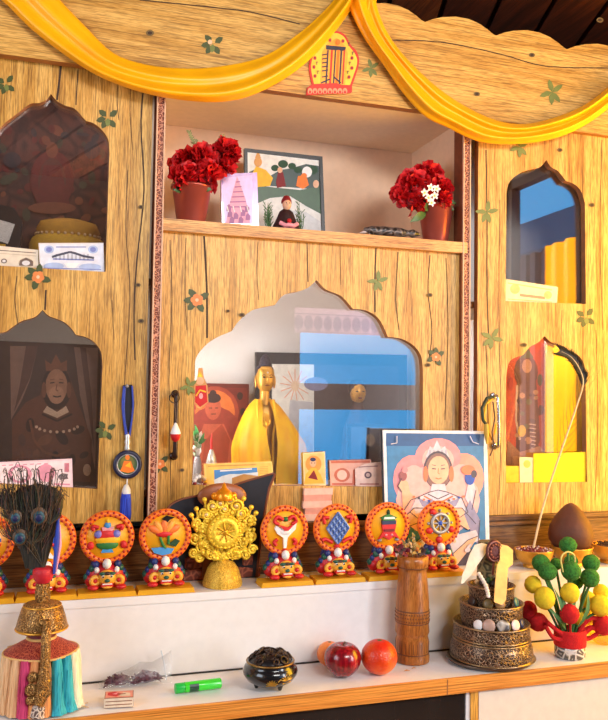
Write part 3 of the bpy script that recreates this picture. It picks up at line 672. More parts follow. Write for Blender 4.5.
def note_blue(pr):
    b = col(120, 130, 190, .6); d = col(70, 70, 90, .6); l = col(170, 186, 222, .6)
    pr.poly([(39.5, 244.5), (102.5, 244), (103.5, 271), (41, 269)], col(226, 226, 236, .6))
    for x in (49, 93): pr.ell(x, 249.5, 5, 4, l).ell(x, 249.5, 3, 2.5, b)
    pr.line([(56, 247), (86, 247)], 1, b); pr.line([(52, 257), (58, 255), (64, 253.5), (70, 252), (76, 253.5), (83, 256), (94, 258)], 2.2, d)
    pr.line([(53, 259), (94, 260)], 1.4, b)
    for x in range(56, 92, 4): pr.line([(x, 254), (x, 260)], .6, d)
    pr.ell(54, 266, 10, 3.5, l).ell(90, 267, 11, 3.5, l).poly([(64, 263), (80, 263), (74, 269), (68, 269)], col(240, 238, 236, .6)); pr.line([(44, 268), (101, 269.5)], .8, b)
paper = col(222, 216, 214, .7, var=.05)
card('banknote', [(38.5, 243), (103.5, 242.8), (104.5, 272), (40, 270)], .006, paper, 'pale blue banknote with a long palace, under the upper left pane', 'banknote', note_blue, 'banknotes tucked into the panes')
def note_cream(pr):
    d = col(110, 90, 80, .6); g = col(190, 170, 140, .6)
    pr.line([(-4, 250), (36, 253)], .8, d); pr.line([(-4, 253), (36, 256)], .5, g)
    pr.ell(26, 263, 7.5, 5, g).poly([(19, 265.5), (20, 260.5), (26, 257.5), (33, 261), (33, 266)], d).ell(26, 263, 4, 2.5, paper); pr.ell(4, 261, 3, 2.4, d).ell(4, 261, 1.8, 1.4, paper)
card('banknote', [(-8, 245), (38.3, 250), (38.5, 268.5), (-8, 265)], .009, col(228, 212, 190, .7), 'cream banknote with a dark arched emblem, left edge of the photo', 'banknote', note_cream, 'banknotes tucked into the panes')
# framed statue photograph in the lower left compartment
def statue(pr):
    bg = col(60, 44, 40, .5); cu = col(120, 92, 80, .5); cd_ = col(78, 52, 46, .5); fl = col(150, 104, 78, .5); fd = col(108, 66, 46, .5); dk = col(40, 26, 24, .5); rb = col(92, 54, 40, .5); li = col(196, 160, 130, .5)
    pr.poly([(-14, 340), (99, 345), (96, 485), (-14, 485)], bg)
    pr.poly([(10, 346), (38, 346), (30, 380), (22, 400), (11, 420)], cu).poly([(26, 346), (38, 346), (30, 378), (14, 412), (20, 384)], cd_)
    pr.poly([(74, 347), (98, 348), (95, 470), (88, 430), (80, 395)], cu).poly([(80, 347), (86, 348), (92, 400), (94, 450), (88, 410)], cd_)
    pr.poly([(40, 395), (46, 372), (68, 372), (76, 396), (92, 440), (90, 482), (12, 480), (12, 420), (26, 402)], rb)
    for (x, y, r) in ((30, 425, 7), (45, 440, 8), (62, 438, 8), (78, 430, 7), (36, 455, 6), (56, 458, 7), (72, 460, 6), (22, 440, 6), (84, 455, 5)): pr.ell(x, y, r, r*.6, rnd.choice((fd, dk, cd_)), rnd.uniform(0, 3))
    pr.ell(56.5, 388, 15, 22, dk).poly([(46, 371), (45, 360), (51, 364), (56, 354), (61, 363), (67, 360), (67, 371)], fd)
    pr.ell(56.5, 386, 11, 17, fl).ell(56.5, 395, 8, 9, col(166, 118, 90, .5)); pr.line([(50, 383), (54.5, 382.5)], 1.2, dk); pr.line([(59, 382.5), (63.5, 383)], 1.2, dk); pr.line([(57, 384), (56, 390), (58, 391)], 1, fd); pr.line([(53, 396), (57, 397), (61, 396)], 1.5, dk)
    pr.line([(50, 380), (54.5, 379)], .8, fd); pr.line([(59, 379), (63.5, 380)], .8, fd)
    for sx in (44, 69): pr.ell(sx, 390, 2.4, 8, fd)
    pr.poly([(47, 406), (57, 412), (66, 406), (69, 412), (57, 418), (43, 412)], li); pr.line([(42, 414), (57, 421), (72, 414)], 2, dk)
    for i in range(9): a = -1.2+i*.3; pr.ell(57+22*math.sin(a), 424+8*math.cos(a), 1.5, 1.5, li)
    pr.ell(87, 470, 4, 6, li); pr.line([(30, 420), (34, 440), (44, 452), (57, 456), (70, 450)], 2.5, fd)
fp = card('framed_picture', [(-26, 340), (108, 346), (104, 494), (-26, 490)], .06, col(30, 22, 22, .3), 'dark framed photograph of a seated robed statue, lower left pane', 'picture', lambda pr: None, t=.010, zb=at(60, 491, .03).z+.0006)
m = MB().slab([onp(x, y, Vector((0, .0592, 0)), Vector((0, -1, 0))) for x, y in [(11.5, 346.5), (98.5, 349), (95.5, 486), (11, 485)]], [], (0, -1, 0), .0006, col(70, 48, 42, .5)); statue(Print(m, (0, .059, 0))); m.build('print', fp)
def note_pink(pr):
    a = col(226, 150, 168, .6); b = col(120, 110, 110, .6); c = col(250, 222, 222, .6); d = col(206, 90, 120, .6)
    pr.poly([(-4, 464), (70, 460.5), (71, 486), (-4, 486)], c)
    for i in range(7): pr.line([(2+i*7, 465.5-i*.3), (6+i*7, 465.2-i*.3)], 1, a)
    pr.ell(20, 474, 12, 9, a).ell(20, 474, 8, 7, c).ell(46, 473, 9, 9, a).poly([(58, 476), (62, 473), (68, 474), (67, 479), (60, 480)], b)
    for i in range(4): pr.line([(65+i*1.2, 463), (65+i*1.2, 472)], .7, d)
    pr.line([(54, 484), (70, 484.5)], 1.6, a)
card('banknote', [(-8, 462.5), (72, 458.5), (73, 488.5), (-8, 487)], .005, col(246, 208, 212, .7), 'pink banknote behind the peacock feathers, under the lower left pane', 'banknote', note_pink, 'banknotes tucked into the panes')
# ================================================================== BEHIND THE ARCHED CENTRE PANE
zf = zc0-.0034
def redpic(pr):
    a = col(150, 58, 40, .5); b = col(176, 84, 60, .5); c = col(110, 30, 24, .5); o = col(206, 110, 50, .5); dk = col(46, 22, 22, .5)
    pr.poly([(197, 387), (247, 388), (247, 480), (196, 480)], c).ell(215, 412, 24, 26, a).ell(215, 412, 20, 22, o).ell(214, 440, 30, 34, col(140, 50, 40, .5))
    pr.ell(213, 408, 8, 12, b).ell(213, 398, 8, 5, dk).ell(213, 393, 3.5, 3, dk).poly([(196, 476), (198, 440), (204, 424), (224, 424), (232, 442), (236, 478)], b).poly([(200, 476), (205, 440), (222, 424), (230, 440), (226, 478)], a)
    for x, y in ((240, 396), (243, 412), (242, 430), (241, 450), (199, 392)): pr.ell(x, y, 3, 4, dk)
    pr.line([(209, 408), (212, 408)], .9, dk); pr.line([(215, 408), (218, 408)], .9, dk); pr.line([(211, 414), (216, 414)], .9, dk)
card('framed_picture', [(192, 383), (249, 384), (249, 486), (191, 486)], .235, col(92, 26, 20, .4), 'red painting of a seated buddha, left of the yellow robed statue', 'picture', redpic, t=.012, zb=zf)
def whitepic(pr):
    pr.poly([(272, 364), (399, 366), (399, 474), (272, 474)], col(64, 52, 56, .5)).poly([(272, 364), (314, 364.5), (314, 474), (272, 474)], col(224, 220, 210, .5))
    for i in range(12): a = pi*(.15+i*.15); pr.line([(295, 386), (295+15*math.cos(a), 386+17*math.sin(a))], .8, col(230, 150, 120, .5))
    pr.ell(295, 386, 4, 5, col(220, 190, 160, .5)).ell(316, 384, 12, 7, col(120, 120, 150, .5)).poly([(290, 400), (313, 402), (313, 470), (285, 470)], col(190, 190, 196, .5))
wp = card('framed_picture', [(256, 352), (407, 355), (407, 486), (256, 486)], .262, black, 'black framed pale picture behind the yellow robed buddha statue', 'picture', whitepic, t=.014, zb=zf)
# golden buddha
p = sitz(268, .150, zf, 486); k = mpp(p)
H_ = lambda y: at(268, y, .15).z-zf
t = thing('buddha_statue', p, 'golden buddha statue draped in a bright yellow robe behind the arched pane', 'statue')
gface = col(226, 168, 70, .32, .35, .12, 60)
m = MB(); hx = Vector((-6*k, 0, 0)); hc = p+hx+Vector((0, -.012, H_(379)))
m.lathe([(0, -13*k), (5*k, -12*k), (7.6*k, -8*k), (9*k, -2*k), (9.3*k, 4*k), (8.4*k, 9*k), (6*k, 12*k), (0, 13.5*k)], hc, gface, 24)
m.lathe([(5.2*k, -26*k), (4.8*k, -18*k), (5*k, -9*k)], hc+Vector((0, .004, 0)), gface, 18)
m.ell(hc+Vector((0, -9.6*k, -1*k)), (1.3*k, 2.4*k, 3.2*k), gface, 8, 8); m.ell(hc+Vector((0, -8.4*k, -6.5*k)), (2.6*k, 1.6*k, .8*k), col(150, 80, 50, .3, .5), 10, 6)
for s in (-1, 1):
    m.ell(hc+Vector((s*3.6*k, -8.6*k, 1.4*k)), (1.9*k, .9*k, .7*k), col(60, 40, 24, .4), 10, 6); m.tube([hc+Vector((s*1.6*k, -9.4*k, 3*k)), hc+Vector((s*3.6*k, -9*k, 4.2*k)), hc+Vector((s*6*k, -7.4*k, 3*k))], .4*k, col(90, 60, 30, .4), 5)
    m.ell(hc+Vector((s*9.6*k, 0, -3*k)), (1.4*k, 2*k, 6.5*k), gface, 10, 8)
m.ell(hc+Vector((0, -9.4*k, 6*k)), .9*k, wht, 6, 5); bhead = m.build('head', t)
hm = carved('dark_hair_curls', (26, 28, 44), (64, 66, 88), 260, .3, .5, .8)
MB().ell(hc+Vector((0, 2.4*k, 6.5*k)), (9.8*k, 9.6*k, 9*k), hm, 20, 12).lathe([(6.2*k, 13*k), (6*k, 16*k), (4.6*k, 21*k), (2*k, 24*k), (0, 25*k)], hc+Vector((0, 1*k, 0)), hm, 16).build('hair', bhead)
m = MB(); sh = H_(398)-.004
m.lathe([(26*k, 0), (25*k, .02), (17*k, sh*.45), (15*k, sh*.7), (13*k, sh*.9), (5*k, sh*1.02), (0, sh*1.03)], p+hx*.7, gface, 24, sy=.62).build('body', t)
# robe: cone of cloth with folds, open at the chest
rob = streaks('yellow_robe_silk', [(.3, (240, 160, 6)), (.5, (252, 190, 10)), (.7, (255, 206, 24))], 'Z', 8, 40, .55, .2)
m = MB(); vs = []; NR, NS = 14, 64
for r in range(NR+1):
    f = r/NR; z = sh*(1.0-f)+.001*(1-f)
    for i in range(NS+1):
        a = 2*pi*(i/NS); a0 = -pi/2; a_ = a0+(.30*(1-f)**1.5+.02)+ (2*pi-2*(.30*(1-f)**1.5+.02))*(i/NS)
        wide = (9+ 27*min(1, f*1.9)**.7+ 3*f)*k*(1+.05*math.sin(9*a+5*f)*f+.03*math.sin(17*a)*f)
        xo = hx.x*(1-f)+.0; side = 1+.14*math.cos(a_)*f
        vs.append(p+Vector((xo+wide*math.cos(a_)*side, wide*.72*math.sin(a_), z)))
m.add(vs, [(r*(NS+1)+i, r*(NS+1)+i+1, (r+1)*(NS+1)+i+1, (r+1)*(NS+1)+i) for r in range(NR) for i in range(NS)], rob, True)
for s in (-1, 1):   # the two overlapping front edges of the robe
    q = [Vector((hx.x+s*8*k, -8*k, sh*1.0)), Vector((hx.x+s*9*k, -14*k, sh*.8)), Vector((hx.x+s*5*k, -18.5*k, sh*.55)), Vector((s*2*k-4*k, -23*k, sh*.28)), Vector((-12*k if s < 0 else -8*k, -26.5*k, .003))]
    m.tube([p+v for v in smooth(q, 4)], [1.4*k]*17, rob, 8)
m.build('robe', t)
m = MB(); hb = p+hx+Vector((-3*k, -19*k, H_(424))); m.ell(hb, (3.4*k, 1.6*k, 4.2*k), gold, 10, 8)
for i, (dx, l) in enumerate(((-2.6, 6.5), (-.9, 8), (.9, 8), (2.5, 6.6))): m.tube([hb+Vector((dx*k, 0, 2*k)), hb+Vector((dx*1.1*k, -.6*k, 6*k)), hb+Vector((dx*1.05*k, -.2*k, (4+l)*k))], [1*k, .9*k, .6*k], gold, 7)
m.tube([hb+Vector((3*k, 0, -1*k)), hb+Vector((5*k, -.8*k, 2*k)), hb+Vector((4.6*k, -1*k, 5*k))], [1.1*k, 1*k, .7*k], gold, 7); m.lathe([(2.6*k, -10*k), (2.4*k, -3*k)], hb, gold, 10); m.build('hand', t)
# small things at the left of the arched pane
def cut(pr):
    pr.poly([(195.5, 386), (206, 385), (207.5, 402), (200, 407), (195, 402)], red).ell(200, 381, 4, 4, skin).poly([(197, 377), (200, 371), (203, 377)], gold).line([(206, 392), (200, 390), (196, 396)], 1.4, yel); pr.ell(201, 396, 2, 3, pink)
card('paper_figure', [(194.5, 385), (197.5, 377), (198.5, 368), (202.5, 368), (204, 378), (207.5, 386), (208.5, 402), (201, 408.5), (194.5, 404)], .009, col(206, 150, 90, .6), 'little red and gold cut-out figure at the left edge of the arched pane', 'cut-out', cut)
p = sitz(211, .07, zf, 480); k = mpp(p); t = thing('crystal_stupa', p, 'tiny glassy stupa with a red tip behind the yellow postcard', 'stupa')
hz = at(211, 447, .07).z-zf
MB().lathe([(6*k, 0), (6*k, hz*.2), (7*k, hz*.22), (7*k, hz*.4), (5*k, hz*.45), (6*k, hz*.6), (4*k, hz*.8), (1.5*k, hz*.95), (0, hz)], p, col(206, 206, 200, .15, .3), 14).build('base', t)
MB().lathe([(1.6*k, hz*.94), (1.4*k, hz*1.12), (.4*k, hz*1.3), (0, hz*1.32)], p, red, 10).build('tip', t)
p = sitz(197, .09, zf, 480); k = mpp(p); hz = at(197, 418, .09).z-zf
t = thing('leafy_ornament', p, 'greenish white leafy ornament at the left edge behind the arched pane', 'ornament')
MB().lathe([(5*k, 0), (4*k, hz*.4), (2*k, hz*.5)], p, gry, 12).build('vase', t)
m = MB()
for i in range(26): a = rnd.uniform(0, 6.3); q = p+Vector((0, 0, hz*rnd.uniform(.45, .7))); leafm(m, q, q+Vector((rnd.uniform(3, 9)*k*math.cos(a), rnd.uniform(3, 9)*k*math.sin(a), rnd.uniform(4, 16)*k)), 2*k, rnd.choice((wht, grn, col(160, 180, 150, .5))))
m.build('leaves', t)
def postcard(pr):
    cr = col(246, 206, 110, .5); pr.poly([(206, 464.5), (271, 463), (273, 486), (207, 489)], col(244, 196, 92, .5))
    pr.poly([(214, 470), (257, 467.5), (258, 478), (215, 486)], col(80, 140, 206, .4)).poly([(214, 480), (222, 476), (230, 474), (240, 474), (258, 472), (258, 480), (215, 488)], col(220, 226, 232, .4)).poly([(232, 478), (244, 474), (258, 476), (258, 482), (232, 484)], col(190, 140, 80, .4))
    pr.line([(220, 471), (252, 469)], 1.3, wht)
    for i in range(5): pr.line([(259.5, 467+i*1.7), (268, 466.6+i*1.7)], .5, col(206, 150, 70, .5))
    pr.line([(208, 466.2), (256, 464.6)], 1, col(206, 150, 70, .5))
card('postcard', [(204, 464), (272, 461.5), (274.5, 487), (205, 489)], .011, col(248, 206, 112, .5), 'yellow edged postcard with a snowy mountain view, under the arched pane', 'postcard', postcard)
p = at(200, 489, .006); t = MB(); k = mpp(p)
for i in range(11): a = 2*pi*i/11; t.ell(p+Vector((5.5*k*math.cos(a), 0, 7*k+5.5*k*math.sin(a))), 2*k, rnd.choice((gold, tan, dred, wht)), 8, 6)
tag(t.build('bead_bracelet', loc=p), 'small gold and brown bead bracelet at the lower left corner of the arched pane', 'bracelet')
def bcard(pr):
    pr.poly([(304, 454), (324, 453), (325, 484), (305, 485)], col(250, 196, 120, .5)).ell(313.5, 464, 8, 8.5, col(250, 150, 60, .5)).ell(313, 463, 3.2, 4, skin).ell(313, 459.5, 3, 2, navy).poly([(304, 484), (306, 474), (311, 468), (316, 468), (321, 475), (324, 483)], col(244, 176, 50, .5)).poly([(308, 478), (314, 470), (318, 480)], dred); pr.line([(311, 463), (312.4, 463)], .7, black); pr.line([(314, 463), (315.4, 463)], .7, black)
card('prayer_card', [(303, 453), (325, 451.5), (326, 486), (304, 487)], .012, col(250, 214, 160, .5), 'small orange prayer card of a seated monk, left of the red banknotes', 'card', bcard)
m = MB(); t_ = at(302, 488, 0); b_ = at(330, 519, 0); fold = col(238, 196, 180, .7); fold2 = col(226, 160, 144, .7)
for i in range(5):
    zt = t_.z+(b_.z-t_.z)*i/5; zb = t_.z+(b_.z-t_.z)*(i+1.1)/5; o_ = .002+.0016*i
    m.obox(((t_.x+b_.x)/2+rnd.uniform(-.002, .002), -.0065-.0005*i, (zt+zb)/2), ((b_.x-t_.x)/2-.0015*(i % 2), 0, 0), (0, .006, 0), (0, -.0015, (zt-zb)/2), fold if i % 2 == 0 else fold2)
tag(m.build('folded_notes', loc=(t_.x, -.0065, b_.z)), 'wad of folded pinkish notes on the wood just below the orange prayer card', 'folded notes')
def note_red(pr):
    a = col(206, 110, 84, .6); pr.line([(331, 462), (370, 461.5)], 2.6, a); pr.ell(342, 475, 8, 7, a).ell(342, 475, 5, 5, col(240, 196, 176, .6)).poly([(352, 485), (353, 470), (358, 468), (362, 485)], a); pr.line([(332, 484), (366, 484)], 2, a)
card('banknote', [(329.5, 460.5), (371, 459.5), (372, 487), (330.5, 487.5)], .013, col(236, 178, 156, .7), 'reddish banknote under the arched pane, left of the curled one', 'banknote', note_red, 'banknotes tucked into the panes')
m = MB(); vs = []
for i in range(9):
    f = i/8; x = 355+27*f; yt = 463+6*(1-f)**3-1.0*f; q = .0085-.004*math.sin(pi*f)
    vs += [at(x, yt, q), at(x+.6, 487, q)]
m.add(vs, [(2*i, 2*i+1, 2*i+3, 2*i+2) for i in range(8)], col(240, 206, 190, .7), True)
pr = Print(m, (0, .0042, 0)); pr.ell(368, 475, 3.6, 3.4, col(110, 80, 90, .6)).ell(368, 475, 2, 2, col(220, 190, 180, .6)); pr.line([(359, 467), (378, 466)], .8, col(160, 100, 100, .6)); pr.line([(360, 484), (379, 484)], 1.2, col(190, 120, 110, .6))
tag(m.build('banknote', loc=at(368, 487, .006)), 'curled pink banknote with a dark seal beside the large white-bordered picture', 'banknote', 'banknotes tucked into the panes')
def darkpic(pr):
    pr.poly([(351, 427), (389, 427), (389, 482), (351, 482)], col(90, 92, 104, .5)).ell(370, 448, 9, 12, col(56, 52, 60, .5)).ell(370, 440, 5, 6, col(150, 130, 116, .5)).poly([(356, 480), (362, 452), (378, 452), (385, 480)], col(70, 50, 56, .5))
card('framed_picture', [(347.5, 423.5), (392, 423.5), (392, 486), (347.5, 486)], .10, col(34, 32, 38, .4), 'small dark framed portrait deep behind the arched pane, above the curled banknote', 'picture', darkpic, t=.01, zb=zf)
p = sitz(357, .2, zf, 486); k = mpp(p); hz = at(357, 393, .2).z-zf; t = thing('bronze_statue', p, 'dark bronze statue with a gold face in the shaded right of the arched pane', 'statue')
MB().lathe([(24*k, 0), (24*k, .02), (17*k, hz*.35), (15*k, hz*.6), (6*k, hz*.85), (4*k, hz)], p, col(70, 42, 34, .5, .3), 22, sy=.6).build('body', t)
m = MB().ell(p+Vector((0, 0, hz)), (8*k, 7*k, 11*k), gface, 16, 10).ell(p+Vector((0, -7*k, hz)), (1.2*k, 1.6*k, 2.6*k), gface, 8, 6)
for s in (-1, 1): m.ell(p+Vector((s*3.2*k, -6.2*k, hz+1.6*k)), (1.8*k, .8*k, .7*k), black, 8, 5)
m.ell(p+Vector((0, -6*k, hz-5*k)), (2.4*k, 1.2*k, .8*k), dred, 8, 5); m.build('face', t)
MB().ell(p+Vector((0, 3*k, hz+5*k)), (9.5*k, 8*k, 9*k), col(40, 26, 30, .4, .4), 16, 8).build('crown', t)
# ================================================================== BEHIND THE RIGHT DOOR
def note_r(pr):
    g = col(206, 190, 120, .6); r_ = col(220, 140, 110, .6); pr.line([(508, 283), (552, 290)], 1.2, g); pr.ell(515, 289, 5, 5, g).line([(520, 295), (545, 298)], 2.6, r_); pr.ell(548, 295, 4, 4, g).line([(508, 299), (552, 302)], 1, g)
card('banknote', [(505.5, 279), (558, 287), (557, 304), (505.5, 301)], -.007, col(240, 222, 180, .7), 'cream and yellow banknote under the upper right pane', 'banknote', note_r, 'banknotes tucked into the panes')
def deity(pr):
    o = col(226, 84, 34, .5); d = col(120, 66, 40, .5); l = col(206, 140, 90, .5); w_ = col(230, 190, 160, .5); dk = col(84, 40, 26, .5); g = col(110, 96, 50, .5)
    pr.poly([(505, 345), (547, 337), (547, 486), (505, 486)], o)
    pr.ell(526, 372, 12, 17, d).poly([(516, 440), (517, 380), (524, 355), (533, 356), (537, 390), (540, 440), (530, 470), (516, 465)], d)
    pr.ell(527, 366, 5, 7, l).poly([(520, 358), (527, 346), (534, 358)], g); pr.line([(517, 385), (516, 420), (520, 440)], 2, w_)
    for i in range(16): pr.ell(rnd.uniform(518, 538), rnd.uniform(380, 450), rnd.uniform(1.5, 4), rnd.uniform(1.5, 4), rnd.choice((dk, l, g, d)), rnd.uniform(0, 3))
    for i in range(8): pr.line([(529+i*.4, 424+i*4), (536, 425+i*4)], 1, w_)
    pr.ell(522, 431, 4, 6, yel).poly([(506, 470), (508, 440), (520, 452), (540, 446), (547, 456), (547, 484), (506, 484)], l); pr.ell(540, 380, 2.6, 6, g).ell(511, 384, 2.4, 7, col(200, 60, 30, .5)).ell(541, 410, 3, 5, d)
card('deity_painting', [(498, 326), (548.5, 326), (548.5, 490), (498, 490)], .05, col(206, 84, 40, .5), 'orange red painted panel of a dark deity behind the lower right pane', 'artwork', deity, t=.006, zb=at(545, 486, .03).z+.0006)
m = MB(); box_px(m, 547, 553.5, 334, 485, .035, .048, col(206, 186, 176, .5)); tag(m.build('white_batten', loc=at(550, 489, .04)), 'narrow upright whitish batten beside the orange painted panel', 'batten')
card('envelope', [(506, 466), (519.5, 466), (519.5, 483.5), (506, 483.5)], -.006, col(246, 196, 50, .7), 'small orange yellow paper at the lower left of the right pane', 'paper')
card('envelope', [(519.5, 457), (534, 457.5), (533.5, 482.5), (520, 483)], -.008, col(240, 222, 176, .7), 'cream paper with a yellow stamp between the two yellow papers', 'paper', lambda pr: pr.ell(527, 464, 3.6, 4, col(226, 190, 90, .6)))
card('envelope', [(533.5, 453.5), (586, 452), (585.5, 482), (533.5, 482.5)], -.010, col(250, 206, 20, .7), 'wide bright yellow paper under the lower right pane', 'paper', lambda pr: pr.line([(556, 482), (558, 470), (557, 455)], .4, col(226, 176, 20, .7)))

card('yellow_cloth', [(554, 326), (592, 326), (592, 490), (554, 490)], .07, col(236, 186, 20, .8, var=.08, scale=12), 'plain yellow cloth hanging behind the right half of the lower right pane', 'cloth', t=.003, zb=at(545, 486, .03).z+.0006)
# ================================================================== ON THE CABINET FRONT
cloth = col(252, 176, 10, .42, var=.07, scale=14)
def swag(m, up, lo, folds, depth, n=48, ns=26, tw=0):
    U = smooth(up, 12); L = smooth(lo, 12)
    def arc(Q, f):
        d = [0]
        for i in range(1, len(Q)): d.append(d[-1]+(Q[i]-Q[i-1]).length)
        s_ = f*d[-1]
        for i in range(1, len(Q)):
            if d[i] >= s_: return Q[i-1].lerp(Q[i], (s_-d[i-1])/max(1e-9, d[i]-d[i-1]))
        return Q[-1]
    fr_, bk = [], []
    for i in range(n+1):
        f = i/n; a, b = arc(U, f), arc(L, f)
        for j in range(ns+1):
            v = j/ns; x, y = a.x+(b.x-a.x)*v, a.y+(b.y-a.y)*v
            bul = depth*math.sin(pi*(.06+.9*v))**.7
            rip = sum(A*math.sin(2*pi*(v*q+ph+tw*f)) for q, A, ph in folds)
            fr_.append(at(x, y, YC-.006-bul-rip*(math.sin(pi*v)**.5))); bk.append(at(x, y, YC-.003-bul*.25))
    k = ns+1; fs = []
    for i in range(n):
        for j in range(ns): q = i*k+j; fs.append((q, q+k, q+k+1, q+1))
    o = len(fr_); m.add(fr_+bk, fs+[tuple(z+o for z in reversed(f)) for f in fs]+[(i*k, i*k+o, (i+1)*k+o, (i+1)*k) for i in range(n)]+[(i*k+ns, (i+1)*k+ns, (i+1)*k+ns+o, i*k+ns+o) for i in range(n)], cloth, True)
m = MB()
swag(m, [(6, -62), (26, -40), (46, -16), (60, 0), (84, 25), (112, 52), (140, 63), (175, 68), (215, 67), (262, 57), (298, 34), (325, 10), (345, -14)],
     [(-40, -62), (-32, -36), (-16, -12), (4, 2), (30, 28), (66, 56), (100, 77), (140, 92), (180, 100), (222, 102), (258, 93), (300, 68), (335, 32), (364, -10)], [(1.0, .010, .15), (1.9, .007, .4)], .028, tw=.5)
swag(m, [(374, -16), (378, 10), (392, 40), (418, 70), (452, 98), (490, 118), (522, 124), (556, 117), (586, 104), (612, 84), (640, 60)],
     [(344, -12), (350, 10), (364, 38), (384, 66), (402, 92), (424, 116), (446, 127), (480, 142), (520, 144), (556, 138), (584, 126), (612, 106), (640, 82)], [(1.0, .008, .55), (2.1, .009, .1)], .032, tw=-.45)
swag(m, [(334, -20), (338, -10), (346, 4), (356, 14)], [(390, -20), (380, -10), (376, 2), (370, 14)], [(2.5, .006, .2)], .02, n=8, ns=16)
tag(m.build('silk_drape', loc=at(350, 20, YC)), 'long yellow orange silk cloth hung in two swags across the cabinet cornice', 'drape')
# emblem plaque
ly = col(246, 204, 60, .5); lr = col(206, 50, 30, .5); ink = col(40, 40, 60, .5); pkk = col(240, 150, 110, .5)
lob = smooth([(312, 84), (309, 66), (313, 52), (320, 46), (326, 36), (336, 31), (345, 35), (350, 44), (357, 52), (359, 64), (352, 86)], 4)+[Vector((352, 92)), Vector((306, 95)), Vector((307, 88))]
def emb(pr):
    pr.poly([tuple(q) for q in smooth([(314, 84), (311, 66), (315, 53), (322, 47), (328, 37), (336, 33), (344, 37), (349, 46), (355, 54), (357, 64), (350, 85)], 4)], ly)
    pr.poly([(320, 84), (322, 52), (328, 43), (337, 38), (345, 46), (348, 54), (345, 85)], col(244, 170, 50, .5))
    pr.poly([(326, 45), (346, 47), (345, 51), (326, 49.5)], ink)
    for x, m_, w in ((327, ink, 1.6), (331, lr, 2), (334.5, ink, 1.4), (337.5, orange, 2.4), (340.5, ink, 1.6), (343.5, lr, 1.4)): pr.line([(x+1, 50), (x-1, 84)], w, m_)
    for y in (54, 58, 62, 66, 70, 76): pr.line([(322, y+1), (328, y)], 1.2, ink)
    pr.line([(321, 83), (330, 79)], 1.4, ink); pr.line([(334, 77), (341, 83)], 1.4, ink)
    for x, y in ((315, 58), (314, 67), (315, 76), (352, 58), (352, 68), (349, 77), (330, 40), (343, 41)): pr.ell(x, y, 1.5, 1.9, lr).ell(x, y, .7, .9, ink)
    pr.poly([(307, 95), (308, 88), (314, 84), (336, 83), (350, 87), (351, 93)], lr)
    for x in range(310, 350, 5): pr.ell(x, 91, 2.4, 3, pkk).ell(x, 92, 1.2, 1.6, lr)
    pr.ell(338, 42, 2.4, 3, orange)
    for x, y in ((318, 50), (322, 42), (349, 44), (353, 53), (317, 63), (350, 63), (318, 72), (348, 72)): pr.line([(x-1.2, y-1), (x+1.2, y-1)], .7, ink); pr.line([(x, y-1.4), (x-.3, y+1.8)], .7, ink)
card('emblem_plaque', [tuple(q) for q in lob], YC-.0035, lr, 'yellow lotus-shaped emblem with dark and red monogram, between the two drape swags', 'emblem', emb, t=.003)
for (x, y) in ((334, 33), (346, 34)): pass
# handles (parts of the cabinet) and what hangs from them
dkh = col(50, 30, 24, .35, .3)
def pull(parent, x0, y0, x1, y1, Y, mat, r=.004):
    a, b = at(x0, y0, Y), at(x1, y1, Y); o = Vector((0, -.022, 0)); q = [a, a+o*.8, a+o+(b-a)*.12, (a+b)/2+o*1.1, b+o+(a-b)*.12, b+o*.8, b]
    m = MB().tube(smooth(q, 5), r, mat, 8, fn=None); m.ell(a+Vector((0, -.003, 0)), (.009, .003, .009), mat, 12, 6); m.ell(b+Vector((0, -.003, 0)), (.009, .003, .009), mat, 12, 6)
    return m.build('handle', parent)
pull(dc, 175, 394, 173.5, 456, 0, dkh, .0055)
pull(dr, 493, 396, 494, 446, YD, col(170, 170, 176, .25, .9), .004)
# charm on the centre handle
p = at(174.5, 412, -.034); k = mpp(p); t = thing('hanging_charm', p-Vector((0, 0, 22*k)), 'white and red bead charm on a dark key loop, hanging from the centre panel handle', 'charm')
MB().torus(at(174.5, 398, -.03), 5*k, .5*k, dkh, (0, 1, .2), 20, 6).build('ring', t)
MB().tube([at(174.5, 403, -.031), at(175.5, 416, -.034), at(176, 424, -.036)], .8*k, dkh, 6).build('cord', t)
c = at(175.5, 433, -.036); MB().lathe([(0, -9*k), (3.4*k, -7*k), (4.6*k, -3*k), (5.2*k, 0), (3.8*k, 4*k), (1.6*k, 9*k), (0, 11*k)], c, wht, 14).build('bead', t)
MB().lathe([(5.25*k, -1*k), (4.9*k, -3.4*k), (3.8*k, -7*k), (0, -9.3*k)], c, red, 14).build('red_cup', t)
# cords on the right door handle
p = at(491, 398, YD-.03); t = thing('hanging_tassel', p-Vector((0, 0, .1)), 'yellow and black cords hanging from the metal handle of the right door', 'tassel')
k = mpp(p)
MB().tube([at(x, y, YD-.029) for x, y in ((493, 398), (486, 404), (484, 416), (487, 428), (492, 440), (495, 432), (496, 424))], 1.0*k, yel, 6).build('cord', t)
MB().tube([at(x, y, YD-.031) for x, y in ((494, 397), (487, 398), (482, 408), (483, 420), (486, 424))], 1.6*k, col(40, 50, 30, .6), 6).build('cord', t)
MB().tube([at(x, y, YD-.033) for x, y in ((493, 402), (495, 418), (492, 432), (494, 446), (490, 456))], .8*k, col(90, 60, 40, .6), 6).build('cord', t)
MB().tube([at(x, y, YD-.035) for x, y in ((486, 424), (486.5, 434), (487, 444))], [2.4*k, 2.6*k, .8*k], col(196, 160, 60, .5), 8).build('tassel', t)
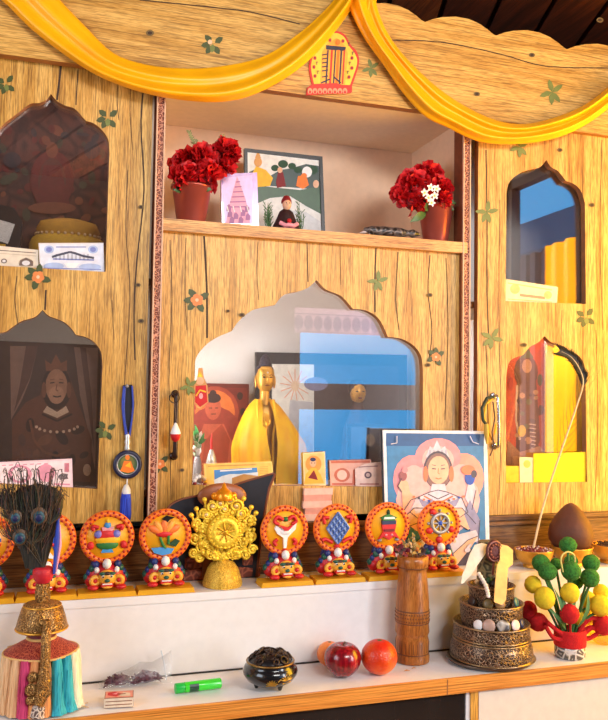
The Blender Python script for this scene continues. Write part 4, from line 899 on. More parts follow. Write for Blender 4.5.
# round amulet with blue tassel
p = at(127, 386, -.004); k = mpp(p); t = thing('hanging_amulet', at(127, 519, -.008), 'blue tasselled round amulet with an orange seated figure, hanging on the left door', 'amulet')
m = MB().tube([at(127, 386, -.0006), at(127, 386, -.012)], 1.3*k, gry, 8); m.ell(at(127, 386, -.012), 1.8*k, gry, 8, 6); m.build('nail', t)
m = MB(); c0 = at(128, 440, -.008)
m.slab([at(x, y, -.006) for x, y in [(123.5, 385), (132.5, 384.5), (132.5, 400), (130, 432), (126, 432), (123.5, 404)]], [], (0, -1, 0), .0035, col(26, 26, 40, .7))
m.build('strap', t)
m = MB()
for xs in ((124, 386, 122.5, 408, 126, 436), (132, 386, 133, 408, 129.5, 436), (125, 386, 124, 412, 127, 436)): m.tube(smooth([at(xs[0], xs[1], -.009), at(xs[2], xs[3], -.010), at(xs[4], xs[5], -.009)], 5), 1.0*k, col(40, 66, 170, .6), 6)
m.build('cord', t)
MB().lathe([(2.4*k, -14*k), (3*k, -12*k), (2.2*k, -9*k), (3*k, -6*k), (2.2*k, -3*k), (2.8*k, 0), (2*k, 2*k)], at(127.5, 436, -.009), col(206, 206, 206, .3, .5), 12).build('silver_bead', t)
c = at(127.5, 464.5, -.010); m = MB().torus(c, 12*k, 2.3*k, col(24, 28, 60, .4), (0, 1, 0), 36, 8).torus(c+Vector((0, -.002, 0)), 10*k, .6*k, col(190, 190, 196, .3, .7), (0, 1, 0), 36, 6); m.build('ring', t)
m = MB().lathe([(0, 0), (10*k, 0), (10*k, .003), (0, .003)], c+Vector((0, .0015, 0)), col(66, 90, 50, .5), 30, (0, -1, 0), smooth=False)
pr = Print(m, c+Vector((0, -.0018, 0))); pr.ell(127.5, 463, 7, 7, col(110, 110, 50, .5)).ell(127.5, 457.5, 2.2, 2.6, orange).poly([(120, 471), (122, 467), (124, 461), (131, 461), (133, 467), (135, 471), (128, 473)], orange).poly([(125, 466), (130, 462), (131, 468)], yel); m.build('medallion', t)
MB().tube([at(127.3, 478, -.01), at(126.5, 492, -.01)], .6*k, wht, 6).build('cord', t)
MB().lathe([(4.6*k, -5*k), (4.2*k, -1*k), (2*k, 3.4*k), (1*k, 4*k)], at(126.3, 488.5, -.012), col(220, 216, 210, .35), 14).build('tassel_cap', t)
tb = streaks('blue_tassel', [(.3, (10, 30, 140)), (.5, (26, 62, 196)), (.7, (60, 96, 226))], 'Z', 10, 500)
m = MB(); a = at(126, 492, -.012)
m.lathe([(4.2*k, 0), (5.2*k, -8*k), (5.6*k, -22*k), (5.2*k, -27*k), (0, -28*k)], a, tb, 20, ripple=lambda q, z: 1+.09*math.sin(q*10))
m.build('tassel', t)
# ================================================================== ON THE STEP
zsl = zs+.0006
orng = col(240, 118, 30, .42, var=.06); rdot = col(170, 24, 20, .45); face_y = col(246, 170, 22, .4, var=.08, scale=30); plin = col(226, 164, 24, .5, var=.06)
mred = col(196, 26, 34, .45); mblu = col(30, 48, 110, .45); mgrn = col(24, 84, 66, .45); fgold = col(236, 166, 50, .4)
RD = .0508; ZD = .1095
def slabxz(m, pts, y, t, mat): return m.slab([(x, y, z) for x, z in pts], [], (0, -1, 0), t, mat)
def eli(cx, cz, rx, rz, n=16, rot=0): return ellp(cx, cz, rx, rz, n, rot=rot)
def make_ornament():
    o = bpy.data.objects.new('symbol_ornament', None); COL.objects.link(o); o.empty_display_size = .03
    w = .0565; MB().slab([(-w, -.041, 0), (w, -.041, 0), (w-.003, -.041, .0098), (-w+.003, -.041, .0098)], [], (0, -1, 0), .048, plin).build('plinth', o)
    m = MB().ell((0, 0, .038), (.038, .026, .028), mred, 18, 12); m.ell((0, .008, .056), (.030, .02, .02), mblu, 14, 10)
    for s in (-1, 1): m.ell((s*.027, .002, .030), (.014, .018, .016), mred, 12, 8)
    lb_ = m.build('lion_body', o)
    for s in (-1, 1):
        m = MB()
        for i in range(4): m.ell((s*(.021+.005*i), -.012+.004*i, .062-.009*i), (.0075, .009, .0085), (mblu, mgrn)[i % 2], 10, 7)
        m.build('mane', lb_)
    m = MB().ell((0, -.026, .037), (.0175, .012, .0165), fgold, 16, 10); m.ell((0, -.037, .034), (.0055, .004, .004), mgrn, 10, 6).ell((0, -.034, .0475), (.008, .004, .004), col(60, 36, 30, .5), 10, 6)
    for s in (-1, 1):
        m.ell((s*.008, -.035, .042), .0028, wht, 10, 8).ell((s*.008, -.0383, .042), .0018, black, 8, 6); m.ell((s*.009, -.034, .0475), (.0075, .004, .0034), mgrn, 10, 6)
    lf_ = m.build('lion_face', o)
    m = MB().box((-.011, -.0395, .0225), (.011, -.030, .0285), red); m.box((-.009, -.0402, .0268), (.009, -.0385, .0288), wht); m.ell((0, -.037, .0215), (.010, .004, .003), fgold, 10, 6); m.build('mouth', lf_)
    for s in (-1, 1):
        MB().torus((s*.0225, -.028, .033), .0075, .0042, fgold, (s*.3, 1, 0), 18, 8).ell((s*.0225, -.029, .033), .0045, mred, 10, 8).build('curl', lf_)
        MB().ell((s*.019, -.020, .052), (.005, .006, .0065), wht, 10, 8).build('ear', lb_)
        MB().ell((s*.026, -.032, .0205), (.011, .010, .0055), mred, 12, 8).build('paw', lb_)
    MB().ell((0, -.020, .064), (.0085, .010, .0105), wht, 12, 9).build('crown_jewel', lf_)
    for q_ in [lb_, lf_]+list(lb_.children)+list(lf_.children):
        for v_ in q_.data.vertices: v_.co.z = .0098+(v_.co.z-.0115)*.96 if v_.co.z > .0115 else max(v_.co.z, .0099)
    m = MB().lathe([(0, -.004), (RD*.86, -.004), (RD*.9, .004), (RD*.9, .012), (0, .012)], (0, -.008, ZD), face_y, 40, (0, 1, 0)); dk_ = m.build('disc', o)
    m = MB().torus((0, -.008, ZD), RD*.90, RD*.135, orng, (0, 1, 0), 56, 10)
    m.build('rim', dk_)
    m = MB()
    for i in range(26):
        for q, (rr, yy, of) in enumerate(((RD*.845, -.0105, 0), (RD*.965, -.0115, .5))):
            a = 2*pi*(i+of)/26; m.ell((rr*math.cos(a), -.008+yy*.5-.0005, ZD+rr*math.sin(a)), (.0026, .0022, .0026), rdot, 8, 6)
    m.build('rim_beads', dk_)
    return o
def sym(kind):
    m = MB(); y0 = -.0125; Z = ZD
    R_ = lambda u: u*RD*1.12
    def E(x, z, rx, rz, mat, d=.004, rot=0):
        m.ell((R_(x), y0-.001, Z+R_(z)), (R_(rx), d, R_(rz)), mat, 12, 8, ax=(Vector((math.cos(rot), 0, math.sin(rot))), Vector((0, 1, 0)), Vector((-math.sin(rot), 0, math.cos(rot)))))
    def S(pts, mat, t=.004, up=0): slabxz(m, [(R_(x), Z+R_(z)) for x, z in pts], y0-t-up, t, mat)
    def T(pts, r, mat, up=.003): m.tube(smooth([(R_(x), y0-up, Z+R_(z)) for x, z in pts], 4), R_(r), mat, 7)
    rib = col(206, 30, 34, .5)
    if kind == 'fish':
        for s in (-1, 1): E(s*.22, 0, .16, .48, (wht, blu)[s > 0], .005, s*.3); E(s*.3, .4, .1, .1, wht, .005); S([(s*.05, -.4), (s*.25, -.62), (s*-.05, -.6)], (skyb, wht)[s > 0])
        T([(-.4, -.3), (0, -.1), (.4, -.3)], .06, rib)
    if kind == 'parasol':
        T([(0, -.6), (0, .2)], .05, gold); S([(-.5, .1), (-.4, .36), (0, .55), (.4, .36), (.5, .1), (.25, .18), (0, .08), (-.25, .18)], wht, .006); S([(-.5, .0), (-.5, .12), (.5, .12), (.5, 0), (.3, .06), (0, -.04), (-.3, .06)], blu, .007); T([(-.45, -.05), (-.3, -.4), (-.4, -.55)], .07, rib); T([(.45, -.05), (.3, -.4), (.4, -.55)], .07, rib)
    if kind == 'vase':
        E(-.02, .05, .42, .24, rib, .006); E(0, -.07, .44, .2, yel, .0065); E(0, -.24, .38, .18, grn, .0065); S([(-.2, -.5), (-.14, -.36), (.14, -.36), (.22, -.5)], skyb); S([(-.16, .22), (-.2, .36), (.2, .36), (.16, .22)], pink); E(0, .42, .12, .12, skyb, .005); E(0, .56, .06, .1, yel, .004)
        for s in (-1, 1): E(s*.3, .12, .15, .14, col(120, 120, 206, .5), .007); T([(s*.3, .36), (s*.5, .4), (s*.45, .26)], .07, rib); E(s*.55, -.25, .12, .14, rib, .004)
    if kind == 'lotus':
        for i in range(5):
            a = -1.1+i*.55; E(.36*math.sin(a)-.05, .12+.2*math.cos(a), .13, .26, (col(240, 120, 50, .5), col(250, 160, 60, .5))[i % 2], .005, -a)
        E(-.05, .05, .3, .12, rib, .005); S([(-.15, .58), (.02, .7), (.3, .62), (.12, .54), (.05, .46)], black); T([(-.2, -.05), (-.1, -.3), (0, -.45)], .05, grn); T([(.1, 0), (.1, -.3)], .05, grn)
        S([(.1, -.3), (.35, -.12), (.5, -.2), (.35, -.4)], dgrn, .005); S([(-.5, -.42), (-.2, -.4), (.3, -.46), (.2, -.62), (-.1, -.68), (-.4, -.58)], skyb, .005)
    if kind == 'conch':
        S([(-.36, .2), (-.2, .12), (.2, .12), (.42, .28), (.38, .05), (.2, -.12), (.08, -.24), (.04, -.62), (-.06, -.62), (-.08, -.24), (-.3, -.1), (-.42, .1)], wht, .006); E(0, -.02, .3, .16, wht, .008); S([(-.28, .24), (-.05, .02), (.08, .02), (.32, .26), (.06, .14)], rib, .005, .006)
        for s in (-1, 1): T([(s*.1, .4), (s*.3, .52), (s*.42, .34), (s*.25, .24)], .07, rib); T([(s*.3, -.3), (s*.42, -.4), (s*.34, -.52)], .07, rib)
        E(.02, .42, .1, .09, grn, .006); E(0, -.7, .1, .05, rib, .005)
    if kind == 'knot':
        b = col(120, 150, 206, .45); bd = col(70, 100, 170, .45)
        S([(0, .62), (.44, .04), (0, -.54), (-.44, .04)], col(150, 170, 214, .5), .004)
        for i in range(-2, 3):
            f = i*.2; m.tube([(R_(-.42*.5+f*.75-.12), y0-.006, Z+R_(.04+f-.18+.12)), (R_(.42*.5+f*.75*-1*-.2), y0-.006, Z+R_(.04+f+.18))], R_(.045), bd, 6) if 0 else None
            T([(-.22+.11*(i+2)-.22+.0, .04+.29*(-1+.5*(i+2))*.0+.145*(i+2)-.0), (.0+.11*(i+2)-.0, .04-.58+.145*(i+2)+.0)], .045, b, .006)
            T([(.22-.11*(i+2)+.22, .04+.145*(i+2)), (-.11*(i+2), .04-.58+.145*(i+2))], .045, bd, .0065)
        for s in (-1, 1): T([(s*.35, .42), (s*.55, .42), (s*.5, .2)], .07, rib); T([(s*.2, -.5), (s*.5, -.36), (s*.6, -.42)], .07, rib)
        E(0, -.64, .14, .06, rib, .005)
    if kind == 'banner':
        S([(-.28, .1), (-.3, .24), (.3, .24), (.28, .1)], col(40, 50, 90, .5), .007); S([(-.22, .24), (-.34, .36), (0, .5), (.34, .36), (.22, .24)], grn, .006); E(0, .54, .07, .12, dgrn, .005); S([(-.24, .3), (.24, .3), (.2, .38), (-.2, .38)], wht, .0075)
        S([(-.3, .1), (-.24, -.18), (-.44, -.46), (-.2, -.36), (0, -.5), (.2, -.36), (.44, -.46), (.24, -.18), (.3, .1)], rib, .006); S([(-.2, -.08), (-.22, -.16), (.22, -.16), (.2, -.08)], col(120, 14, 24, .5), .008)
        for s in (-1, 1): E(s*.36, -.5, .09, .06, gry, .006); E(s*.12, -.3, .07, .06, pink, .008)
    if kind == 'wheel':
        sv = col(170, 166, 166, .35, .4); m.torus((0, y0-.003, Z+R_(.06)), R_(.36), R_(.075), sv, (0, 1, 0), 32, 8)
        for i in range(4):
            a = i*pi/4; m.tube([(R_(.38)*math.cos(a), y0-.003, Z+R_(.06)+R_(.38)*math.sin(a)), (-R_(.38)*math.cos(a), y0-.003, Z+R_(.06)-R_(.38)*math.sin(a))], R_(.035), sv, 6)
        E(0, .06, .1, .1, blu, .008)
        for i in range(8): a = i*pi/4; E(.5*math.cos(a), .06+.5*math.sin(a), .06, .06, sv, .004)
        for x, z in ((-.45, -.22), (.5, -.2), (-.02, -.58), (-.3, .5)): E(x, z, .16, .13, rib, .006)
    return m
proto = None
slots = [(-15, 'parasol', 'with a partly hidden disc at the left edge of the photo'), (48, 'fish', 'with a blue and white fish disc, half hidden by the peacock feathers'), (107, 'vase', 'with a green, yellow and red treasure vase on its disc'), (165, 'lotus', 'with an orange lotus over blue water on its disc'),
         (284, 'conch', 'with a white conch and red ribbon on its disc'), (336, 'knot', 'with a blue endless knot on its disc'), (387, 'banner', 'with a red and green victory banner on its disc'), (438.5, 'wheel', 'with a silver eight-spoked wheel on its disc')]
def copy_tree(o):
    r = o.copy(); COL.objects.link(r)
    for ch in o.children:
        c = ch.copy(); COL.objects.link(c); c.parent = r
        for g in ch.children: q = g.copy(); COL.objects.link(q); q.parent = c
    return r
base_o = make_ornament(); reps = [base_o]+[copy_tree(base_o) for _ in range(7)]
for o, (px, kind, lab) in zip(reps, slots):
    x = at(px, 545, YR+.034).x
    so = sym(kind).build('symbol'); so.parent = [q for q in o.children if q.name.startswith('disc')][0]
    o.location = (x, YR+.0415, zsl)
    if kind in ('knot', 'banner'): so.location = (0, 0, 0)
    tag(o, 'orange lion-footed ornament '+lab, 'ornament', 'round lion ornaments along the step')
# gold wheel stand, its backdrop
p = Vector((at(222, 588, -.10).x, -.103, zsl)); k = mpp(p)
Hy = lambda y: at(222, y, -.103).z-zsl
t = thing('wheel_stand', p, 'ornate gilt wheel with scrolled foliage on a bell-shaped foot', 'ornament')
MB().lathe([(19.5*k, 0), (20*k, 3*k), (18.5*k, 8*k), (15.5*k, 17*k), (12*k, 22*k), (6*k, 25*k), (4.5*k, 28*k), (6*k, 31*k), (4*k, 34*k)], p, carved('gilt_filigree', (200, 146, 36), (254, 216, 90), 240, .45, .38, .7), 36).build('foot', t)
wc = p+Vector((0, -.006, Hy(531)))
m = MB().lathe([(0, -.012), (9*k, -.012), (10*k, -.014), (15*k, -.010), (17.5*k, 0), (15*k, .008), (0, .010)], wc, goldp, 36, (0, 1, 0)); m.torus(wc+Vector((0, -.010, 0)), 10*k, 1.5*k, goldp, (0, 1, 0), 28, 8).torus(wc+Vector((0, -.006, 0)), 15.6*k, 1.6*k, goldp, (0, 1, 0), 36, 8)
for i in range(24): a = 2*pi*i/24; m.ell(wc+Vector((15.5*k*math.cos(a), -.009, 15.5*k*math.sin(a))), 1.5*k, goldp, 7, 5)
m.build('wheel_disc', t)
m = MB()
for i in range(4): a = i*pi/4+.2; d = Vector((math.cos(a), 0, math.sin(a)))*10*k; m.tube([wc+d+Vector((0, -.0125, 0)), wc-d+Vector((0, -.0125, 0))], 1*k, gold, 6)
m.ell(wc+Vector((0, -.013, 0)), (3*k, 2*k, 3*k), gold, 10, 7); m.build('spokes', t)
def scroll(m, c, r, s=1, turns=1.4, w=1.5, a0=0):
    pts = []
    for i in range(16): f = i/15; a = a0+s*f*turns*2*pi; q = r*(1-.75*f); pts.append(c+Vector((q*math.cos(a), -.004*f, q*math.sin(a))))
    m.tube(pts, [w*k*(1-.3*i/15) for i in range(16)], goldp, 7)
for s, nm in ((-1, 'foliage'), (1, 'foliage')):
    m = MB()
    for (x, y, r, a) in ((21, 545, 10, 2), (29, 537, 7, 1), (27, 522, 6, 0), (20, 512, 7, 1.5), (14, 552, 8, 3), (30, 551, 5, 0), (12, 507, 6, 2), (24, 556, 5, 1), (18, 530, 6, 0), (17, 521, 5, 2), (17, 541, 6, 1), (9, 513, 5, 1), (10, 552, 6, 2), (22, 527, 5, 3)):
        c = p+Vector((s*x*k, 0, Hy(y))); scroll(m, c, r*k, s, 1.5, 1.7, a); m.ell(c, (r*.45*k, 3*k, r*.45*k), goldp, 9, 7)
    for i in range(46):
        a = rnd.uniform(-1.5, 1.6); rr = rnd.uniform(17, 31)*k; c = p+Vector((s*rr*math.cos(a), rnd.uniform(-.008, .006), Hy(531)+rr*math.sin(a)*.85)); m.ell(c, (rnd.uniform(1.4, 3)*k, 2*k, rnd.uniform(1.4, 3.4)*k), goldp, 8, 6)
    for (x0, y0, x1, y1) in ((26, 516, 28, 508), (29, 522, 33, 514), (18, 508, 20, 499), (24, 512, 31, 524)):
        a, b = p+Vector((s*x0*k, 0, Hy(y0))), p+Vector((s*x1*k, -.003, Hy(y1))); m.tube([a, b], 1.2*k, goldp, 6).ell(b, 2.6*k, goldp, 9, 7)
    m.build('foliage', t)
m = MB()
for i in range(70):
    a = rnd.uniform(0, pi); rr = rnd.uniform(6, 22)*k; c = p+Vector((rr*math.cos(a), -.010+rnd.uniform(-.004, .004), Hy(552)-rr*math.sin(a)*.35+.004)); m.ell(c, (rnd.uniform(1.4, 3)*k, 2.2*k, rnd.uniform(1.4, 3)*k), goldp, 8, 6)
for i in range(8): a = -.9+i*.26; scroll(m, p+Vector((18*k*math.sin(a), -.010, Hy(556)+6*k*(1-math.cos(a)))), 4*k, 1 if i % 2 else -1, 1.3, 1.2, i)
m.build('lower_foliage', t)
m = MB()
for (x, y, r) in ((-12, 506, 7), (12, 506, 7), (-4, 503, 7), (6, 500, 6), (0, 509, 6), (-18, 514, 5), (17, 514, 5)): c = p+Vector((x*k, -.004, Hy(y))); scroll(m, c, r*k, 1 if x > 0 else -1, 1.5, 1.6, x); m.ell(c, (3*k, 3*k, 3*k), col(226, 190, 130, .4, .5), 9, 7)
m.build('upper_foliage', t)
m = MB().lathe([(9*k, 0), (10*k, 4*k), (7*k, 9*k), (3*k, 12*k), (1.5*k, 16*k), (0, 18*k)], p+Vector((0, 0, Hy(500))), col(240, 150, 24, .3, .5), 16)
for s in (-1, 1): m.ell(p+Vector((s*9*k, 0, Hy(496))), (4.5*k, 4*k, 4*k), col(240, 150, 24, .3, .5), 10, 8)
m.build('jewel', t)
# curved black backboard with copper edge, brown disc and carved block behind the wheel
m = MB(); edgec = col(120, 66, 40, .4, .3); leath = col(16, 18, 32, .55, var=.2)
U = smooth([(166, 520), (169, 508), (180, 501), (200, 496), (225, 489), (250, 481), (275, 474)], 5); L = [Vector((172, 582)), Vector((262, 580))]
vf = []; n = len(U); cols = []
for i, u in enumerate(U):
    f = i/(n-1); lowx = 171+(258-171)*f; dY = -.045-.008*abs(2*f-1)**2
    row = []
    for j in range(8):
        g = j/7; x = u.x+(lowx-u.x)*(g**.55); q = at(x, u.y, dY); zz = q.z+(zsl-q.z)*g; row.append(Vector((q.x, dY, zz)))
    cols.append(row)
vs = [v for r in cols for v in r]; bk = [v+Vector((0, .004, 0)) for v in vs]
fs = [(i*8+j, i*8+j+1, (i+1)*8+j+1, (i+1)*8+j) for i in range(n-1) for j in range(7)]; o_ = len(vs)
m.add(vs+bk, fs+[tuple(z+o_ for z in reversed(f)) for f in fs], leath, True)
t2 = thing('leather_backboard', Vector((at(220, 580, -.04).x, -.04, zsl)), 'curved black leather board with copper edging behind the gilt wheel', 'board')
m.build('board', t2)
MB().tube([r[0]+Vector((0, .002, .0015)) for r in cols], .0028, edgec, 7).tube([v+Vector((.0005, .002, 0)) for v in cols[-1]], .0034, edgec, 7).tube([v+Vector((-.0005, .002, 0)) for v in cols[0]], .0022, edgec, 7).build('edging', t2)
t3 = thing('wooden_hat_stand', Vector((at(219, 560, -.070).x, -.070, zsl)), 'brown rounded wooden piece standing between the gilt wheel and the black board', 'stand')
brn = col(150, 84, 44, .4, var=.2, scale=20); cx_ = at(222, 496, -.0665); kk_ = mpp(cx_)
MB().ell(cx_, (25*kk_, 4.4*kk_, 13*kk_), brn, 28, 14).build('cap', t3)
MB().box((cx_.x-18*kk_, -.0605, zsl+4*kk_), (cx_.x+6*kk_, -.0575, cx_.z-6*kk_), brn, bev=.0015).build('post', t3)
m = MB(); rw = carved('reddish_carved_wood', (120, 56, 40), (180, 100, 72), 60, 0, .5, .6)
x0, x1 = at(182, 580, -.045).x, at(260, 580, -.045).x; t4 = thing('carved_block', Vector(((x0+x1)/2, -.045, zsl)), 'low reddish carved wooden block behind the foot of the gilt wheel', 'block')
hb = at(190, 556, -.045).z-zsl
MB().box((x0, -.0515, zsl), (x1, -.04, zsl+hb*.45), rw, bev=.003).build('base', t4)
for a, b in ((x0+.004, x0+.045), (x1-.042, x1-.002)): MB().box((a, -.0512, zsl+hb*.46), (b, -.0405, zsl+hb), rw, bev=.004).build('knob', t4)
# large picture leaning against the cabinet
B0 = Vector((0, -.052, zsl)); T0 = Vector((0, -.0275, at(435, 431, -.02).z)); d_ = (T0-B0); NP = Vector((0, -d_.z, d_.y)).normalized()
def big(pr):
    bl = col(52, 120, 176, .4); bd = col(30, 80, 140, .4); pk = col(226, 140, 146, .4); pk2 = col(236, 176, 172, .4); sk = col(226, 180, 146, .4); wh_ = col(206, 200, 216, .4); lv = col(140, 136, 176, .4); dk = col(70, 56, 70, .4); og = col(226, 120, 70, .4)
    pr.poly([(386, 433.5), (483.5, 434), (487, 584), (390, 584)], bl).poly([(386, 433), (484, 434), (484, 446), (386, 446)], bd).poly([(388, 520), (400, 530), (430, 560), (487, 552), (487, 584), (390, 584)], bd).poly([(440, 568), (470, 548), (487, 556), (487, 584), (440, 584)], dk)
    pr.ell(412, 480, 19, 25, pk).ell(464, 478, 20, 25, col(240, 150, 130, .4)).ell(438, 457, 23, 19, pk).ell(414, 484, 13, 19, pk2).ell(438, 460, 16, 14, pk2).ell(461, 483, 13, 19, pk2).ell(438, 500, 42, 36, pk2)
    pr.poly([(426, 456), (430, 446), (433, 449), (437, 440), (441, 449), (445, 446), (449, 456), (448, 462), (428, 462)], wh_)
    for x in (430, 434, 438, 442, 446): pr.line([(x, 450), (x, 458)], .9, lv)
    pr.ell(438, 470, 14.5, 19, dk, n=20).ell(438, 471, 13, 18, col(132, 92, 84, .4)).ell(438.5, 470, 10.5, 14, sk)
    for s in (-1, 1): pr.ell(438.5+s*13, 474, 2.4, 8, og).line([(438.5+s*2.5, 469), (438.5+s*6.5, 468.6)], 1.0, dk); pr.line([(438.5+s*2.5, 465.6), (438.5+s*6.5, 464.8)], .6, dk)
    pr.line([(438.5, 468), (438, 473), (439.6, 474)], .7, og); pr.line([(435.6, 478), (438.5, 479), (441.6, 478)], 1.1, og)
    pr.poly([(432, 484), (445, 484), (447, 492), (462, 498), (468, 512), (456, 520), (452, 540), (424, 540), (420, 520), (410, 512), (416, 498), (430, 492)], wh_)
    pr.poly([(418, 498), (438, 506), (460, 498), (456, 506), (438, 514), (422, 506)], lv); pr.line([(424, 496), (438, 504), (453, 496)], 1.6, og); pr.line([(428, 494), (438, 499), (449, 494)], 1, dk); pr.line([(430, 504), (438, 520), (447, 504)], 1.2, og)
    pr.poly([(411, 500), (403, 512), (402, 492), (398, 486), (402, 478), (408, 482), (410, 492), (416, 498)], sk).ell(403, 476, 4, 5, col(150, 80, 80, .4)).ell(405, 470, 3, 3, pk)
    pr.poly([(465, 498), (472, 510), (476, 490), (473, 482), (468, 484), (466, 494)], wh_).ell(470, 478, 5, 7, blu).ell(468, 470, 7, 5, og).ell(474, 474, 3, 4, dk)
    pr.poly([(414, 508), (404, 518), (410, 526), (436, 516), (440, 508), (430, 508), (416, 514)], sk).poly([(462, 508), (476, 524), (468, 530), (446, 516), (440, 508), (452, 508)], sk)
    pr.poly([(470, 500), (480, 520), (478, 546), (470, 530), (464, 514)], lv).poly([(424, 536), (452, 536), (476, 530), (480, 540), (462, 548), (448, 574), (438, 584), (420, 584), (400, 570), (404, 552)], wh_).poly([(446, 560), (468, 540), (478, 536), (472, 546), (456, 568), (448, 576)], sk)
    for L in ([(411, 500), (416, 498), (430, 492), (438, 490), (447, 492), (462, 498), (468, 512)], [(410, 512), (420, 520), (424, 536), (430, 548)], [(468, 512), (456, 520), (452, 538)], [(403, 512), (411, 500)], [(404, 518), (414, 508), (430, 508), (440, 508), (452, 508), (462, 508), (476, 524)], [(410, 526), (436, 516), (446, 516), (468, 530)], [(476, 490), (472, 510)], [(446, 560), (468, 540), (478, 536)], [(404, 552), (424, 538)], [(480, 520), (478, 546)], [(402, 492), (398, 486), (402, 478)]): pr.line(L, .7, dk)
    for x in range(414, 466, 5): pr.ell(x, 499+3*math.cos((x-438)*.1), 1.2, 1.2, rnd.choice((og, dk, blu)))
    for i in range(8): pr.line([(426+i*3.2, 522), (428+i*2.8, 540)], .6, lv)
    for i in range(22): pr.ell(rnd.uniform(416, 470), rnd.uniform(500, 560), rnd.uniform(1, 3.4), rnd.uniform(1, 2.4), rnd.choice((lv, lv, sk, pk, og, wh_)), rnd.uniform(0, 3))
    pr.line([(391, 444), (397, 443), (397, 436)], .8, wh_); pr.line([(470, 436), (473, 442), (479, 444)], .8, wh_)
bp = card('large_picture', [(383, 430), (487, 431), (491, 588), (387, 588)], 0, col(230, 230, 236, .4), 'large white bordered picture of a pale four-armed deity leaning on the cabinet', 'picture', big, t=.004, zb=zsl, P0=B0, N=NP)
m = MB(); q0 = [onp(x, y, B0-NP*.0045, NP) for x, y in [(381, 429), (383.5, 429), (387.5, 590), (385, 590)]]
for q in q0: q.z = max(q.z, zsl)
MB().slab(q0, [], NP, .004, black).build('side_edge', bp)
# ================================================================== ON THE COUNTER
zwl = zw+.0016
def onw(px, py): return atz(px, py, zwl)
# apple and oranges
def fruit(name, px, py, rpx, mat, label, cat, kind, sq=.94, depth=None):
    c0 = onw(px, py); k = mpp(c0); r = rpx*k; c0.y = min(c0.y, YR-r-.003); t = thing(name, c0, label, cat, 'fruit on the counter' if kind == 'orange' else None)
    m = MB(); vs = []; seg, rings = 36, 24
    for j in range(rings+1):
        th = pi*j/rings
        for i in range(seg):
            a = 2*pi*i/seg; rr = 1.0
            if kind == 'apple': rr = (1+.05*math.cos(5*a)*(th/pi)**4)*(1-.22*math.exp(-(th/.32)**2)-.16*math.exp(-((pi-th)/.3)**2)); z = math.cos(th)*sq*(1-.02*math.cos(th))
            else: rr = 1-.05*math.exp(-(th/.2)**2); z = math.cos(th)*sq
            x = math.sin(th)*(1+(.06*math.cos(th) if kind == 'apple' else 0)); vs.append(c0+Vector((r*rr*x*math.cos(a), r*rr*x*math.sin(a), r*(sq*.985+z*rr))))
    m.add(vs, [((j+1)*seg+i, (j+1)*seg+(i+1) % seg, j*seg+(i+1) % seg, j*seg+i) for j in range(rings) for i in range(seg)], mat, True)
    m.build('skin', t); top = c0+Vector((0, 0, r*sq*(1.62 if kind == 'apple' else 1.9)))
    if kind == 'apple': MB().tube([top, top+Vector((.0015, -.001, r*.2)), top+Vector((.004, -.002, r*.34))], [.0016, .0014, .002], col(90, 60, 34, .7), 7).build('stem', t)
    else:
        m = MB().ell(top+Vector((0, 0, r*.03)), (r*.09, r*.09, r*.05), dgrn, 8, 5)
        for i in range(5): a = i*1.257; m.ell(top+Vector((r*.09*math.cos(a), r*.09*math.sin(a), r*.03)), (r*.07, r*.07, r*.03), grn, 6, 4)
        m.build('stem', t)
    return t
def apple_mat():
    m, nt, p, out = newmat('apple_skin'); tc = nd(nt, 'ShaderNodeTexCoord'); mp = nd(nt, 'ShaderNodeMapping'); mp.inputs['Scale'].default_value = (160, 160, 14)
    n = nd(nt, 'ShaderNodeTexNoise'); n.inputs['Scale'].default_value = 1; n.inputs['Detail'].default_value = 5
    nt.links.new(tc.outputs['Object'], mp.inputs[0]); nt.links.new(mp.outputs[0], n.inputs['Vector'])
    r = ramp(nt, [(.3, (84, 4, 16)), (.5, (128, 8, 24)), (.68, (168, 26, 36)), (.85, (200, 80, 64))]); nt.links.new(n.outputs['Fac'], r.inputs[0]); nt.links.new(r.outputs[0], p.inputs['Base Color'])
    p.inputs['Roughness'].default_value = .22; p.inputs['Coat Weight'].default_value = .3; return m
def orange_mat(a, b, c):
    m, nt, p, out = newmat('orange_peel'); tc = nd(nt, 'ShaderNodeTexCoord'); n = nd(nt, 'ShaderNodeTexNoise'); n.inputs['Scale'].default_value = 22
    v = nd(nt, 'ShaderNodeTexVoronoi'); v.inputs['Scale'].default_value = 260
    nt.links.new(tc.outputs['Object'], n.inputs['Vector']); nt.links.new(tc.outputs['Object'], v.inputs['Vector'])
    r = ramp(nt, [(.32, a), (.5, b), (.68, c)]); nt.links.new(n.outputs['Fac'], r.inputs[0]); nt.links.new(r.outputs[0], p.inputs['Base Color'])
    bp = nd(nt, 'ShaderNodeBump'); bp.inputs['Strength'].default_value = .35; bp.inputs['Distance'].default_value = .002; nt.links.new(v.outputs['Distance'], bp.inputs['Height']); nt.links.new(bp.outputs[0], p.inputs['Normal'])
    p.inputs['Roughness'].default_value = .35; return m
fruit('apple', 342.5, 676, 18.6, apple_mat(), 'shiny dark red apple standing in front of the two oranges', 'apple', 'apple', .92)
fruit('orange', 379, 673.5, 18.2, orange_mat((206, 40, 18), (226, 76, 20), (236, 116, 28)), 'large reddish orange to the right of the red apple', 'orange', 'orange', .93)
fruit('orange', 327, 663.5, 12.6, orange_mat((226, 106, 40), (240, 130, 50), (246, 150, 60)), 'small pale orange half hidden behind the red apple', 'orange', 'orange', .95)
